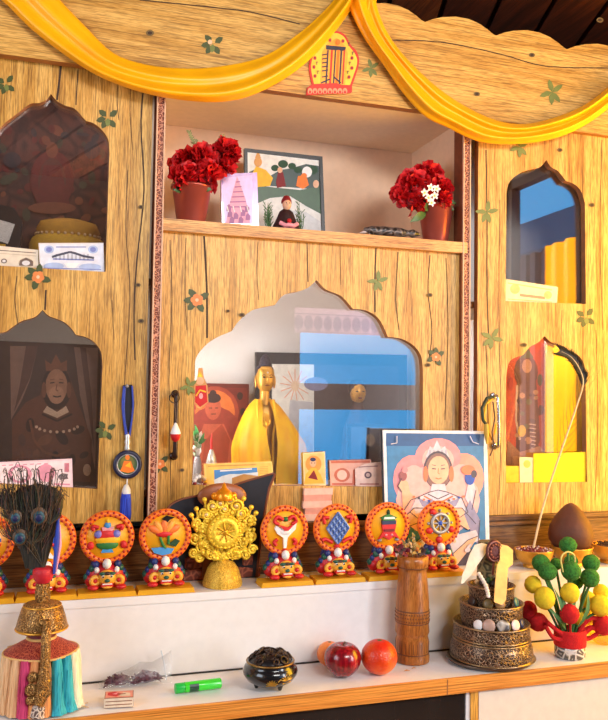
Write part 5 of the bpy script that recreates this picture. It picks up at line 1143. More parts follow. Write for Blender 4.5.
# incense burner
p = onw(270, 686.5); k = mpp(p); t = thing('incense_burner', p, 'round black incense burner with gilt lotus flowers and pierced bronze lid', 'incense burner')
lac = col(20, 22, 26, .18, 0, .2, 30, coat=.4)
MB().lathe([(9*k, 3*k), (16*k, 4*k), (23*k, 8*k), (27*k, 13.5*k), (27.6*k, 17*k), (25.5*k, 21.5*k), (22.5*k, 23.5*k), (23.6*k, 25*k), (24*k, 26.6*k), (21.5*k, 27*k), (0, 26*k)], p, lac, 44).build('bowl', t)
MB().torus(p+Vector((0, 0, 26*k)), 23.6*k, .9*k, col(150, 116, 60, .35, .7), seg=44).build('rim', t)
for i in range(3): a = -pi/2+.5+i*2*pi/3; MB().lathe([(1.6*k, 0), (2.4*k, 2.2*k), (3.4*k, 5*k), (3*k, 8*k)], p+Vector((14*k*math.cos(a), 14*k*math.sin(a), 0)), lac, 12).build('foot', t)
brz = col(62, 46, 38, .35, .6, .25, 60)
m = MB().lathe([(21*k, 27*k), (20*k, 29*k), (15*k, 32*k), (8*k, 34*k), (0, 34.5*k)], p, black, 30)
for i in range(34):
    a = rnd.uniform(0, 2*pi); rr = 20*k*math.sqrt(rnd.random()); z = (27.5+8*math.sqrt(max(0, 1-(rr/(21*k))**2)))*k
    c = p+Vector((rr*math.cos(a), rr*math.sin(a), z)); nrm = Vector((rr*math.cos(a)*.9, rr*math.sin(a)*.9, 14*k)).normalized(); m.torus(c, rnd.uniform(2.4, 3.8)*k, .95*k, brz, nrm, 14, 6)
m.build('pierced_lid', t)
gp = col(206, 160, 60, .35, .5); m = MB()
def onbowl(px_, z_):
    x = px_*k; prof = [(16, 4), (23, 8), (27, 13.5), (27.6, 17), (25.5, 21.5)]
    for (r0, z0), (r1, z1) in zip(prof, prof[1:]):
        if z0 <= z_ <= z1: R0 = (r0+(r1-r0)*(z_-z0)/(z1-z0))*k; break
    else: R0 = 25*k
    th = math.asin(max(-.99, min(.99, x/R0))); th2 = th-.28; return p+Vector((R0*1.006*math.sin(th2), -R0*1.006*math.cos(th2), z_*k))
for fx_, fz in ((2, 11), (16, 15)):
    for i in range(7):
        a = -1.25+i*.417; c0, c1 = onbowl(fx_, fz-2), onbowl(fx_+6.2*math.sin(a), fz-2+6*math.cos(a)); m.tube([c0, c0.lerp(c1, .55), c1], [.4*k, 1.5*k, .3*k], gp, 6, .5)
for q in ((8, 13, 11, 16), (12, 10, 20, 10), (-4, 8, 6, 8.5)): m.tube([onbowl(q[0], q[1]), onbowl(q[2], q[3])], .5*k, gp, 5)
m.build('lotus_decoration', t)
# lighter
a, b = onw(175, 694), onw(221, 688); k = mpp(a); d = (b-a).normalized(); n = Vector((-d.y, d.x, 0)); t = thing('lighter', a.lerp(b, .5), 'bright green plastic lighter with a dark label lying on the counter', 'lighter')
lg = col(60, 214, 50, .25, coat=.3, var=.04); lg2 = col(30, 180, 70, .3)
hz = 5.2*k; c = Vector((0, 0, hz)); L = (b-a).length
m = MB().tube([a+c+d*L*.2, a+c+d*L*.21, a+c+d*L*.97, a+c+d*L*.99], [hz*.96, hz, hz, hz*.9], lg, 18); m.build('body', t)
MB().tube([a+c, a+c+d*L*.01, a+c+d*L*.19], [hz*.9, hz*.98, hz*.98], lg2, 18).build('cap', t)
lb = MB(); q0 = []
for i in range(7):
    th = -1.2+i*.33
    for f in (.29, .49): q0.append(a+c+d*L*f-n*(hz*1.012*math.cos(th))+Vector((0, 0, hz*1.012*math.sin(th))))
lb.add(q0, [(2*i, 2*i+1, 2*i+3, 2*i+2) for i in range(6)], col(30, 60, 50, .4), True); lb.build('label', t)
# matchbox
p = onw(119, 704); k = mpp(p); t = thing('matchbox', p, 'small matchbox with a red picture on top, near the tassels', 'matchbox')
rz = -.12; hx, hy, hz = 14*k, .016, 9.6*k
def rot(v): c_, s_ = math.cos(rz), math.sin(rz); return p+Vector((v[0]*c_-v[1]*s_, v[0]*s_+v[1]*c_, v[2]))
ux, uy = rot((1, 0, 0))-p, rot((0, 1, 0))-p
MB().obox(rot((0, 0, hz/2)), ux*hx*.985, uy*hy, (0, 0, hz/2*.82), col(206, 176, 140, .7)).build('tray', t)
m = MB(); br = col(140, 90, 60, .6); cr = col(226, 206, 180, .6)
m.obox(rot((0, 0, hz*.95)), ux*hx, uy*hy*1.05, (0, 0, hz*.04), br).obox(rot((0, 0, hz*.05)), ux*hx, uy*hy*1.05, (0, 0, hz*.045), br)
for s in (-1, 1): m.obox(rot((0, s*hy*1.03, hz/2)), ux*hx, uy*.0005, (0, 0, hz*.46), cr)
for f, l_ in ((.25, .004), (.6, .003)): m.obox(rot((0, -hy*1.075, hz*f+.001)), ux*hx*.92, uy*.0002, (0, 0, .0007), br)
m.build('sleeve', t); zt_ = hz*.99+.0003
def flat(pts, mat, up): return m.face([rot((x*hx, y*hy, zt_+up)) for x, y in pts], mat)
m = MB(); flat([(-.95, -.95), (.95, -.95), (.95, .95), (-.95, .95)], col(230, 150, 130, .6), 0); flat([(-.8, -.2), (-.2, -.7), (.2, .1), (-.3, .8), (-.8, .6)], red, .0002); flat([(0, -.6), (.8, -.7), (.75, .2), (.3, .5)], cr, .0003); flat([(-.1, -.2), (.5, -.1), (.4, .15), (-.1, .1)], br, .0004); flat([(-.5, .1), (-.2, -.1), (-.1, .5)], pink, .0004); m.build('picture', t)
# clear bag with purple strands
t = thing('plastic_bag', onw(133, 684), 'clear plastic bag with two bunches of dark purple strands, by the matchbox', 'bag')
plast, ntp, pp, outp = newmat('clear_plastic'); ntp.nodes.remove(pp)
_t = nd(ntp, 'ShaderNodeBsdfTransparent'); _g = nd(ntp, 'ShaderNodeBsdfGlossy'); _d = nd(ntp, 'ShaderNodeBsdfDiffuse'); _g.inputs['Roughness'].default_value = .15; _m1 = nd(ntp, 'ShaderNodeMixShader'); _m2 = nd(ntp, 'ShaderNodeMixShader'); _m1.inputs[0].default_value = .14; _m2.inputs[0].default_value = .10
_n = nd(ntp, 'ShaderNodeTexNoise'); _n.inputs['Scale'].default_value = 90; _b = nd(ntp, 'ShaderNodeBump'); _b.inputs['Strength'].default_value = .6; ntp.links.new(_n.outputs['Fac'], _b.inputs['Height']); ntp.links.new(_b.outputs[0], _g.inputs['Normal']); _d.inputs[0].default_value = (.85, .86, .9, 1)
for l_ in ((_t.outputs[0], _m1.inputs[1]), (_g.outputs[0], _m1.inputs[2]), (_m1.outputs[0], _m2.inputs[1]), (_d.outputs[0], _m2.inputs[2]), (_m2.outputs[0], outp.inputs[0])): ntp.links.new(*l_)
Yb = onw(133, 684).y
pur = col(96, 58, 74, .8, var=.3, scale=200); m0 = None
for (x, y, rx, ry) in ((118, 681, 12, 6), (146, 678, 14, 7)):
    c = onw(x, y+ry*.7); kk = mpp(c); m = MB()
    m.ell(c+Vector((0, 0, ry*.8*kk)), (rx*.8*kk, 6*kk, ry*.7*kk), pur, 14, 8, .2)
    for i in range(150):
        q = c+Vector((rnd.uniform(-rx, rx)*.9*kk, rnd.uniform(-7, 7)*kk, 0)); z = ry*kk*1.6*math.sqrt(max(.05, 1-((q.x-c.x)/(rx*kk))**2))*rnd.uniform(.3, 1); e = Vector((rnd.uniform(-4, 4)*kk, rnd.uniform(-3, 3)*kk, rnd.uniform(-1.5, 2)*kk)); m.tube([q+Vector((0, 0, z)), q+Vector((0, 0, z+.0006))+e*.5+Vector((0, 0, .001)), q+Vector((0, 0, max(.001, z)))+e], .7*kk, pur, 4)
    m.build('purple_strands', t)
m = MB(); top = []; bot = []
xs_ = [98, 106, 116, 128, 140, 152, 162, 170]; hs = [2, 5, 12, 14, 20, 19, 24, 29]
for i, x in enumerate(xs_):
    q = onw(x, 686-.09*(x-98)); kk = mpp(q)
    row = [q+Vector((0, -.018, .0008)), q+Vector((0, -.015, hs[i]*kk*.6)), q+Vector((rnd.uniform(-.002, .002), 0, hs[i]*kk)), q+Vector((0, .007, hs[i]*kk*.75)), q+Vector((0, .010, .0008))]; top += row
m.add(top, [(i*5+j, i*5+j+1, (i+1)*5+j+1, (i+1)*5+j) for i in range(7) for j in range(4)], plast, True); m.build('bag_film', t)
q = onw(164, 680); kk = mpp(q); MB().tube([q+Vector((.004, -.004, .001)), q+Vector((0, 0, 15*kk)), q+Vector((-.006, .002, 29*kk))], .6*kk, col(196, 206, 216, .3), 6).build('bag_seal', t)
# wooden vase with dried flowers
p = onw(412, 660); k = mpp(p); Hv = lambda y: (661-y)*k*1.0
t = thing('wooden_vase', p, 'tall turned wooden vase with carved bands, shadow falling on the riser', 'vase')
wvm = wood('turned_teak', 'Z', (196, 126, 60), (172, 102, 44), (124, 70, 28), 1.2, .28, .25)
prof = [(17, 661), (17.4, 656), (16.4, 652), (16.6, 640), (15.4, 636), (16.2, 634), (17, 632), (16.4, 624), (17, 622), (17, 611), (16.6, 609), (16.4, 600), (15.2, 585), (13.8, 573), (13.6, 570), (15.2, 568), (16, 563), (15.6, 558), (13, 557), (12, 560), (11, 575), (0, 576)]
MB().lathe([(r*k, Hv(y)) for r, y in prof], p, wvm, 40).build('body', t)
dkw = col(104, 58, 28, .5)
m = MB()
for row, yy in enumerate((613, 616.5, 620)):
    for i in range(40): a = 2*pi*(i+.5*(row % 2))/40; m.ell(p+Vector((16.85*k*math.cos(a), 16.85*k*math.sin(a), Hv(yy))), (.8*k, .8*k, .9*k), dkw, 6, 4)
m.lathe([(16.6*k, Hv(623)), (17.15*k, Hv(622.4)), (17.15*k, Hv(621.8)), (16.6*k, Hv(621.4)), (16.6*k, Hv(611.4)), (17.15*k, Hv(610.8)), (17.15*k, Hv(610.2)), (16.6*k, Hv(609.6))], p, dkw, 40)
m.build('carved_band', t)
MB().torus(p+Vector((0, 0, Hv(568.4))), 15.1*k, .5*k, dkw, seg=40, k=6).build('lip_ring', t)
m = MB().torus(p+Vector((0, 0, Hv(652.4))), 16.5*k, .5*k, dkw, seg=40, k=6)
for i in range(26): a = 2*pi*i/26; m.tube([p+Vector((16.35*k*math.cos(a), 16.35*k*math.sin(a), Hv(651))), p+Vector((16.5*k*math.cos(a), 16.5*k*math.sin(a), Hv(641)))], .3*k, dkw, 5)
m.build('fluted_base', t)
t2 = thing('dried_flowers', p+Vector((0, 0, Hv(575))), 'small bunch of dried brown flowers standing in the wooden vase', 'flowers')
stm = col(120, 96, 50, .7)
for i, (x, y, kind) in enumerate(((399, 549, 0), (405, 552, 1), (416, 549, 2), (409, 540, 3), (412, 545, 3), (404, 543, 3), (420, 551, 0), (413, 536, 3), (397, 546, 1))):
    c = at(x, y, p.y-.008+.004*(i % 4)); m = MB().tube([p+Vector((rnd.uniform(-4, 4)*k, rnd.uniform(-4, 4)*k, Hv(574))), (p+c)/2+Vector((0, 0, Hv(600)/2)), c], .6*k, stm, 5)
    if kind == 2:
        for j in range(9): a = j*.7; leafm(m, c, c+Vector((5.5*k*math.cos(a), -2*k, 5.5*k*math.sin(a))), 1.8*k, col(206, 160, 70, .6))
        m.ell(c+Vector((0, -2*k, 0)), 2.2*k, col(190, 110, 40, .6), 8, 6)
    elif kind == 3:
        for j in range(7): q = c-Vector((0, 0, j*1.6*k)); leafm(m, q, q+Vector((rnd.uniform(-5, 5)*k, rnd.uniform(-3, 2)*k, 4*k)), 1.2*k, rnd.choice((tan, stm, col(176, 140, 70, .7))))
    else:
        for j in range(12): a = rnd.uniform(0, 6.3); leafm(m, c, c+Vector((6*k*math.cos(a), rnd.uniform(-4, 1)*k, 5*k*math.sin(a))), 2*k, (col(70, 40, 34, .7), col(110, 24, 40, .7))[kind])
    m.build('stalk', t2)
# tiered offering set
p = onw(491, 659); p.y = YR-.0845; p.x = at(491, 659, p.y).x; k = mpp(p); Hm = lambda y: (661-y)*k*.99
t = thing('mandala_set', p, 'tiered chased silver and brass offering set heaped with stones and papers', 'offering set')
MB().lathe([(34*k, .0), (43*k, 1*k), (45.5*k, 3.4*k), (45*k, 4.4*k), (40*k, 3.2*k), (0, 3*k)], p, col(110, 96, 84, .3, .8), 48, sy=.86).build('plate', t)
sil = carved('chased_silver_brass', (66, 50, 42), (160, 132, 104), 150, .65, .32, 1.0, .005)
zc_ = lambda pr_: [(r*k, z*k) for r, z in pr_]
MB().lathe(zc_([(39, 4), (40.5, 6), (41, 10), (40, 17), (38, 21), (37.5, 23.4), (0, 23.4)]), p, sil, 56).build('tier', t)
MB().lathe(zc_([(36, 23.6), (37.8, 25), (37.4, 32), (36.6, 36), (37.6, 38), (36, 38.6), (34.5, 36), (0, 36)]), p, sil, 56).build('tier', t)
MB().lathe(zc_([(29, 36.2), (30.5, 44), (31, 54), (31.6, 58), (30, 58.6), (28.8, 55), (0, 55)]), p, sil, 52).build('tier', t)
MB().lathe(zc_([(20, 55.2), (22, 62), (22.6, 72), (23.4, 75), (22, 75.4), (21, 72), (0, 72)]), p, sil, 44).build('tier', t)
m = MB()
for z, r in ((5, 40), (22.5, 38), (25, 37.6), (37.6, 37.4), (57.6, 31.4), (74.4, 23.2)): m.torus(p+Vector((0, 0, z*k)), r*k, .8*k, col(170, 140, 100, .3, .8), seg=52, k=6)
m.build('beaded_rim', t)
def stone(name, ang, rr, z, rx, rz_, mat, lab):
    th = -pi/2-.31+ang; c = p+Vector((rr*k*math.cos(th), rr*k*math.sin(th), z*k)); tx = Vector((-math.sin(th), math.cos(th), 0)); nn = Vector((math.cos(th), math.sin(th), .25)).normalized()
    o = MB().ell(c, (rx*k, 1.6*k, rz_*k), mat, 16, 8, ax=(tx, nn, nn.cross(tx)*-1)).build(name, loc=c-Vector((0, 0, rz_*k))); tag(o, lab, 'stone', 'stones on the offering set')
stone('polished_stone', -.62, 32.6, 41.5, 5.0, 5.0, wht, 'oval white stone at the left of the second tier of the offering set')
stone('polished_stone', -.30, 32.8, 42, 6.4, 6.4, col(186, 150, 132, .35), 'round beige stone beside the white oval one on the second tier')
stone('polished_stone', .13, 33, 42, 7.4, 6.4, carved('striped_agate', (60, 50, 46), (170, 160, 150), 40, 0, .3, .2), 'large dark striped stone in the middle of the second tier')
stone('polished_stone', .55, 32.8, 42, 5.6, 5.4, col(240, 206, 200, .35), 'pinkish white oval stone at the right of the second tier')
stone('polished_stone', .88, 32.6, 42, 4, 4.2, col(50, 56, 90, .3), 'dark blue stone at the right end of the second tier')
for a_, mt, lb_ in ((-1.05, col(50, 36, 32, .4), 'dark brown stone at the left end of the third tier'), (-.35, col(110, 90, 50, .4), 'olive brown stone on the third tier below the bead string'), (.1, col(140, 104, 60, .4), 'ochre stone on the third tier left of the yellow paper'), (.95, col(60, 110, 106, .3), 'turquoise stone at the right end of the third tier')):
    stone('polished_stone', a_, 26.0, 61, 5.2, 5, mt, lb_)
# heap on the top tier: cloth, medallion, papers, beads
hp = p+Vector((0, 0, 75.6*k))
t5 = thing('jewel_heap', hp, 'heap of dark stones and wrapped pieces crowning the offering set', 'jewels')
m = MB()
for i in range(34): a = rnd.uniform(0, 6.3); rr = rnd.uniform(2, 17)*k; m.ell(hp+Vector((rr*math.cos(a), rr*math.sin(a), rnd.uniform(1.5, 14)*k*(1-rr/(24*k)))), rnd.uniform(2, 4.5)*k, rnd.choice((dgrn, col(90, 60, 40, .4), navy, dred, tan, col(60, 50, 44, .4))), 9, 7)
m.build('stones', t5)
MB().tube([hp+Vector((-3*k, 2*k, 4*k)), hp+Vector((-3*k, 2*k, 42*k))], [11*k, 9*k], carved('green_wrapped_core', (60, 60, 40), (130, 120, 80), 60, 0, .6, .4), 14).build('core', t5)
c = at(494, 551, hp.y-.030); m = MB().lathe([(0, -.004), (4*k, -.005), (8*k, -.003), (10.5*k, -.004), (11.5*k, 0), (0, .003)], c, col(96, 44, 40, .4, .3), 28, (0, 1, 0), sx=.82)
for i in range(12): a = i*pi/6; m.ell(c+Vector((6.6*k*.82*math.cos(a), -.0045, 6.6*k*math.sin(a))), 1.6*k, col(130, 70, 60, .4, .3), 7, 5)
m.torus(c+Vector((0, -.004, 0)), 9.6*k, .8*k, col(150, 96, 84, .4, .3), (0, 1, 0), 26, 6, sx=.82); m.tube([c-Vector((0, 0, 10*k)), c-Vector((0, -.004, 24*k))], 1.4*k, col(110, 60, 50, .4), 7)
m.build('medallion', t5)
yq0 = 0; khm = col(236, 220, 196, .7)
def sheet(name, rows, mat, label, cat):
    """draped sheet from rows of photo points, each row with its own depth"""
    vs = [at(x, y, Y) for r, Y in rows for x, y in r]; nc = len(rows[0][0]); m = MB(); bk = [v+Vector((0, .0012, 0)) for v in vs]; o_ = len(vs)
    fs = [(i*nc+j, (i+1)*nc+j, (i+1)*nc+j+1, i*nc+j+1) for i in range(len(rows)-1) for j in range(nc-1)]
    m.add(vs+bk, fs+[tuple(z+o_ for z in reversed(f)) for f in fs], mat, True)
    return tag(m.build(name, loc=vs[-1]), label, cat)
yq = hp.y
sheet('white_scarf', [([(475, 545), (482, 543), (490, 545)], yq-.016), ([(470, 554), (478, 553), (484, 556)], yq-.022), ([(466, 566), (472, 563), (477, 566)], yq-.030), ([(462, 576), (468, 574), (472, 575)], yq-.036), ([(461, 584), (464, 583), (466, 580)], yq-.040)], khm, 'small white scarf hanging from the left of the offering heap', 'scarf')
sheet('yellow_paper', [([(500, 544), (508, 546), (513, 550)], yq-.034), ([(500, 560), (507, 560), (513, 564)], yq-.042), ([(497, 566), (504, 566), (508, 568)], yq-.052), ([(495, 586), (502, 585), (507, 587)], yq-.058), ([(494, 602), (502, 605), (506, 600)], yq-.066)], col(246, 190, 110, .7), 'long yellow orange paper strip hanging down the front of the offering set', 'paper')
m = MB()
for i in range(9): f = i/8; q = at(479+9*f+2*math.sin(f*3), 574+22*f, yq-.045-.012*f); m.ell(q, 2.1*k, col(236, 222, 206, .3), 9, 7)
tag(m.build('bead_string', loc=at(488, 597, yq-.057)), 'short string of white beads lying over the front of the top tier', 'beads')
# felt ball flower arrangement
p = onw(570, 656); k = mpp(p); Hp = lambda y: (659-y)*k
t = thing('felt_flower_pot', p, 'pot of green, yellow and red felt ball flowers in a red felt sleeve', 'flower pot')
MB().lathe([(14*k, 0), (15*k, 2*k), (15*k, 9*k), (15.4*k, 11*k), (0, 11*k)], p, carved('printed_tin', (90, 84, 80), (222, 216, 210), 60, .2, .4, .4), 32).build('tin', t)
fr_m = col(206, 20, 24, .9, var=.1, scale=200, bump=.6, bscale=600)
MB().lathe([(15.2*k, 10.6*k), (15.8*k, 12*k), (15.8*k, 24*k), (15*k, 27*k), (13*k, 27*k), (12*k, 24*k), (0, 22*k)], p, fr_m, 32).build('felt_sleeve', t)
fg = col(58, 132, 46, .95, var=.4, scale=220, bump=1, bscale=700); fy_ = col(255, 214, 40, .95, var=.08, scale=200, bump=.8, bscale=700); frd = col(206, 20, 26, .95, var=.12, scale=200, bump=.8, bscale=700)
sg = col(60, 110, 50, .8)
def ball(x, y, rx, ry, mat, dy, stem=True, curve=0, smat=None):
    c = at(x, y, p.y+dy); m = MB(); R0 = p+Vector(((c.x-p.x)*.25, dy*.3, 22*k))
    m.ell(c, (rx*k, (rx+ry)/2*k, ry*k), mat, 26, 18, .035)
    m.build('felt_ball', t)
    if stem: MB().tube(smooth([R0, R0.lerp(c, .5)+Vector((curve*k, 0, 3*k)), c-Vector((0, 0, ry*k*.7))], 5), 1.3*k, smat or sg, 7).build('stem', t)
for a_ in ((541, 563, 9, 8.5, fg, .012), (547.5, 571.5, 9.4, 8.6, fg, -.01), (568, 545, 8.8, 8, fg, .005), (571, 571, 9.8, 9.4, fg, -.02), (591, 563, 9, 8.6, fg, .01), (590, 578, 9.4, 9.2, fg, -.012), (556, 564, 6, 6, fg, .03), (571, 561, 7, 6, fg, .03), (577, 583, 6, 6, fg, .02)): ball(*a_)
for a_ in ((533, 584.5, 8.5, 8.6, fy_, .015), (544.5, 598, 10, 11, fy_, -.015), (570, 593, 9.2, 9.8, fy_, -.025), (600, 605.5, 10.5, 10.5, fy_, -.02), (588, 600, 8, 9, fy_, .02), (601, 592, 8, 8, fy_, .02), (578, 618, 6, 8, fy_, .0), (586, 616, 8, 9, fy_, .025)): ball(*a_)
for a_ in ((569.5, 614, 9.2, 9.6, frd, -.032), (603, 625, 10, 10, frd, -.015), (529, 611, 8, 10, frd, .035), (538, 622, 10, 9, frd, .02)): ball(*a_, smat=frd)
for pts_ in (((562, 634), (554, 628), (547, 622)), ((562, 640), (554, 638), (549, 632), (546, 626)), ((578, 636), (584, 624), (592, 618), (600, 620)), ((580, 640), (590, 638), (598, 632), (592, 628), (584, 634))):
    MB().tube(smooth([at(x, y, p.y-.012) for x, y in pts_], 5), 2.2*k, frd, 8).build('red_loop', t)
for (x0, y0, x1, y1, w) in ((562, 628, 554, 588, 2.4), (564, 628, 560, 592, 2.2), (577, 628, 588, 592, 2.4), (572, 626, 566, 584, 2), (566, 630, 546, 606, 1.8)):
    leafm(MB(), at(x0, y0, p.y-.01), at(x1, y1, p.y-.016), w*k, col(84, 130, 70, .7)).build('leaf', t)
MB().tube(smooth([at(x, y, p.y-.028) for x, y in ((563, 572), (561, 558), (567, 552), (574, 555), (575, 562))], 5), .9*k, col(206, 196, 110, .6), 6).build('wire_loop', t)
# yellow glass bowl behind, at the right edge
p = onw(604, 643); k = mpp(p); gm, gnt, gpp, go = newmat('amber_glass'); gnt.nodes.remove(gpp)
_t = nd(gnt, 'ShaderNodeBsdfTransparent'); _t.inputs[0].default_value = (1, .84, .35, 1); _g = nd(gnt, 'ShaderNodeBsdfGlossy'); _g.inputs['Roughness'].default_value = .05; _m = nd(gnt, 'ShaderNodeMixShader'); _m.inputs[0].default_value = .12
for l_ in ((_t.outputs[0], _m.inputs[1]), (_g.outputs[0], _m.inputs[2]), (_m.outputs[0], go.inputs[0])): gnt.links.new(*l_)
t = MB().lathe([(8*k, 0), (12*k, 3*k), (19*k, 14*k), (22*k, 30*k), (21.4*k, 30*k), (18*k, 14*k), (11*k, 4*k), (0, 2*k)], p, gm, 32).build('glass_bowl', loc=p); tag(t, 'clear yellowish glass bowl at the right edge behind the felt flowers', 'bowl')
# brass bowls on the step and what stands in them
bra = col(222, 164, 60, .34, .55, .12, 40)
def bowl(px, Y, wtop, ytop, label, fill, grp='brass bowls on the step'):
    q = at(px, ytop, Y); b_ = Vector((q.x, Y, zsl)); k = mpp(b_); h = q.z-zsl; r = wtop/2*k
    t = thing('brass_bowl', b_, label, 'bowl', grp)
    MB().lathe([(r*.56, 0), (r*.58, h*.1), (r*.5, h*.16), (r*.7, h*.27), (r*.88, h*.45), (r*.95, h*.7), (r*1.0, h*.94), (r*1.03, h), (r*.97, h), (r*.9, h*.78), (0, h*.72)], b_, bra, 36).build('body', t)
    m = MB()
    if fill:
        m.lathe([(r*.86, h*.8), (r*.7, h*.92), (0, h*1.0)], b_, fill[0], 24)
        for i in range(170): a = rnd.uniform(0, 6.3); rr = r*.9*math.sqrt(rnd.random()); m.ell(b_+Vector((rr*math.cos(a), rr*math.sin(a), h*(.98+.06*(1-rr/r)))), rnd.uniform(.6, 1.1)*k, rnd.choice(fill), 6, 4)
        o = m.build('grain', t); o['kind'] = 'stuff'
    return b_, k, h, r
b1 = bowl(534, -.106, 38, 549, 'brass bowl of reddish grain holding the tall peacock plume', (dred, col(120, 50, 50, .6), col(236, 216, 206, .6), col(150, 80, 80, .6)))
b2 = bowl(572, -.106, 40, 546, 'brass bowl under the brown pear-shaped torma cake', None)
b3 = bowl(611, -.106, 38, 544, 'brass bowl of dark grain at the right edge of the photo', (col(60, 34, 28, .7), col(80, 44, 36, .7)))
b_, k, h, r = b2
ct = at(571, 503, -.106); zb_ = b_.z+h*.785
hh = ct.z-zb_; base = Vector((ct.x, -.106, zb_+.0008)); k = mpp(base)
m = MB().lathe([(13*k, 0), (18*k, hh*.1), (21*k, hh*.2), (22*k, hh*.34), (20.5*k, hh*.5), (16*k, hh*.68), (10.5*k, hh*.84), (5.5*k, hh*.95), (2*k, hh*.99), (0, hh)], base, col(92, 46, 26, .65, var=.15, scale=30, bump=.25, bscale=90), 44, ripple=lambda a, z: 1+.012*math.sin(3*a))
tag(m.build('torma_cake', loc=base), 'smooth dark brown pear-shaped torma cake standing in a brass bowl', 'torma')
b_, k, h, r = b1
t = thing('peacock_plume', b_+Vector((0, 0, h)), 'single tall bent peacock plume rising from the brass bowl of grain', 'feather')
YP = -.106; path = smooth([at(x, y, Y) for x, y, Y in ((533, 550, YP), (541, 515, YP), (552, 478, YP), (565, 440, YP-.01), (577, 405, YP-.02), (583, 384, YP-.025), (580, 370, YP-.028), (571, 357, YP-.03), (560, 351, YP-.03))], 8)
MB().tube(path, [1.25*k*(1-.6*i/len(path)) for i in range(len(path))], col(226, 196, 150, .5), 7).build('shaft', t)
m = MB(); n = len(path); bk_ = col(26, 22, 20, .5)
for i in range(int(n*.62), n):
    for q in range(14):
        c = path[i].lerp(path[i-1], rnd.random()); tn = (path[i]-path[i-1]).normalized(); s = Vector((tn.z, 0, -tn.x))*(1 if q % 2 else -1)
        l_ = rnd.uniform(3, 8)*k; m.tube([c, c+s*l_*.5+tn*l_*.5, c+s*l_*.8+tn*l_*1.2+Vector((0, rnd.uniform(-.006, .006), 0))], [.6*k, .5*k, .2*k], bk_, 4)
m.build('dark_barbs', t)
m = MB(); tb_ = col(150, 110, 50, .6)
for i in range(int(n*.3), int(n*.66)):
    if i % 2: continue
    for sgn in (-1, 1):
        c = path[i]; tn = (path[i]-path[i-1]).normalized(); s = Vector((tn.z, 0, -tn.x))*sgn; l_ = rnd.uniform(12, 24)*k; m.tube([c, c+s*l_*.4+tn*l_*.7, c+s*l_*.62+tn*l_*1.4], [.28*k, .22*k, .1*k], tb_, 4)
m.build('fine_barbs', t)
# ------------------------------------------------------------------ ritual vase with peacock feathers, brocade skirt and tassels
YV = YR-.083; p = Vector((at(40, 690, YV).x, YV, zwl)); k = mpp(p)
Hz = lambda y: at(40, y, YV).z-zwl
t = thing('ritual_vase', p, 'bronze lidded ritual vase in a brocade collar with coloured tassels', 'ritual vase')
brk = carved('red_brocade', (122, 18, 30), (196, 96, 66), 190, .1, .6, .4); gcord = col(226, 180, 110, .5)
MB().lathe([(12*k, 0), (15*k, Hz(700)), (16*k, Hz(670)), (14*k, Hz(645)), (12*k, Hz(628))], p, col(120, 40, 46, .6), 24).build('body', t)
MB().lathe([(11.5*k, Hz(641)), (12.5*k, Hz(632)), (13.5*k, Hz(626))], p, brk, 28).build('neck_cloth', t)
# collar: cone of brocade with a gold cord
MB().lathe([(35*k, Hz(650)), (34.6*k, Hz(649)), (30*k, Hz(647)), (22*k, Hz(642)), (14*k, Hz(638)), (12*k, Hz(634))], p, brk, 40, ripple=lambda a, z: 1+.035*math.sin(4*a+.6)).build('brocade_collar', t)
m = MB(); N_ = 60
m.tube([p+Vector((35.4*k*(1+.035*math.sin(8*pi*i/N_+.6))*math.cos(2*pi*i/N_), 35.4*k*(1+.035*math.sin(8*pi*i/N_+.6))*math.sin(2*pi*i/N_), Hz(650))) for i in range(N_+1)], 1.1*k, gcord, 7, cap=False)
m.torus(p+Vector((0, 0, Hz(637))), 13.5*k, 1.5*k, gcord); m.build('gold_cord', t)
TC = [((236, 190, 140), (206, 150, 100)), ((240, 206, 160), (214, 170, 120)), ((206, 60, 110), (150, 24, 70)), ((226, 150, 90), (180, 110, 60)), ((40, 170, 190), (10, 120, 150)), ((244, 230, 200), (220, 200, 164)), ((244, 230, 200), (220, 200, 164)), ((240, 206, 160), (214, 170, 120))]
order = [(-2.95, 1), (-2.62, 0), (-2.3, 0), (-2.0, 2), (-1.72, 3), (-1.45, 3), (-1.12, 4), (-.78, 4), (-.45, 5), (-.1, 6), (.5, 5), (1.2, 1), (1.9, 0), (2.6, 1)]
for a, ci in order:
    hi, lo = TC[ci]; tm = streaks('tassel_fibres', [(.3, lo), (.5, hi), (.7, tuple(min(255, c+14) for c in hi))], 'Z', 8, 420); R_ = 33*k
    c = p+Vector((R_*math.cos(a), R_*math.sin(a), 0)); top = Hz(649.5); flare = .8 if ci in (4, 5) else .3
    z2 = .0015; m = MB()
    prof = [(4.4, top), (5.4, top*.8), (5.8, top*.5), (6.4, top*.2), (6.0+flare*3, z2)]
    vs = []; sg_ = 18
    for j, (r_, z) in enumerate(prof):
        lean = (1-z/top)**2*flare*.012
        for i in range(sg_): q = 2*pi*i/sg_; rr = r_*k*(1+.12*math.sin(q*7+j)); vs.append(c+Vector((math.cos(a)*lean+rr*math.cos(q), math.sin(a)*lean*.3+rr*math.sin(q), z)))
    m.add(vs, [(j*sg_+i, j*sg_+(i+1) % sg_, (j+1)*sg_+(i+1) % sg_, (j+1)*sg_+i) for j in range(4) for i in range(sg_)], tm, True)
    for i in range(14):
        q = rnd.uniform(0, 6.3); a0 = c+Vector((5.6*k*math.cos(q), 5.6*k*math.sin(q), top*.75)); m.tube([a0, a0+Vector((rnd.uniform(-2, 2)*k, -1*k, -top*.35)), Vector((a0.x+rnd.uniform(-4, 5)*k, a0.y-abs(rnd.uniform(0, 2))*k, p.z+z2+.001))], .35*k, tm, 4)
    m.build('tassel', t)
m = MB()
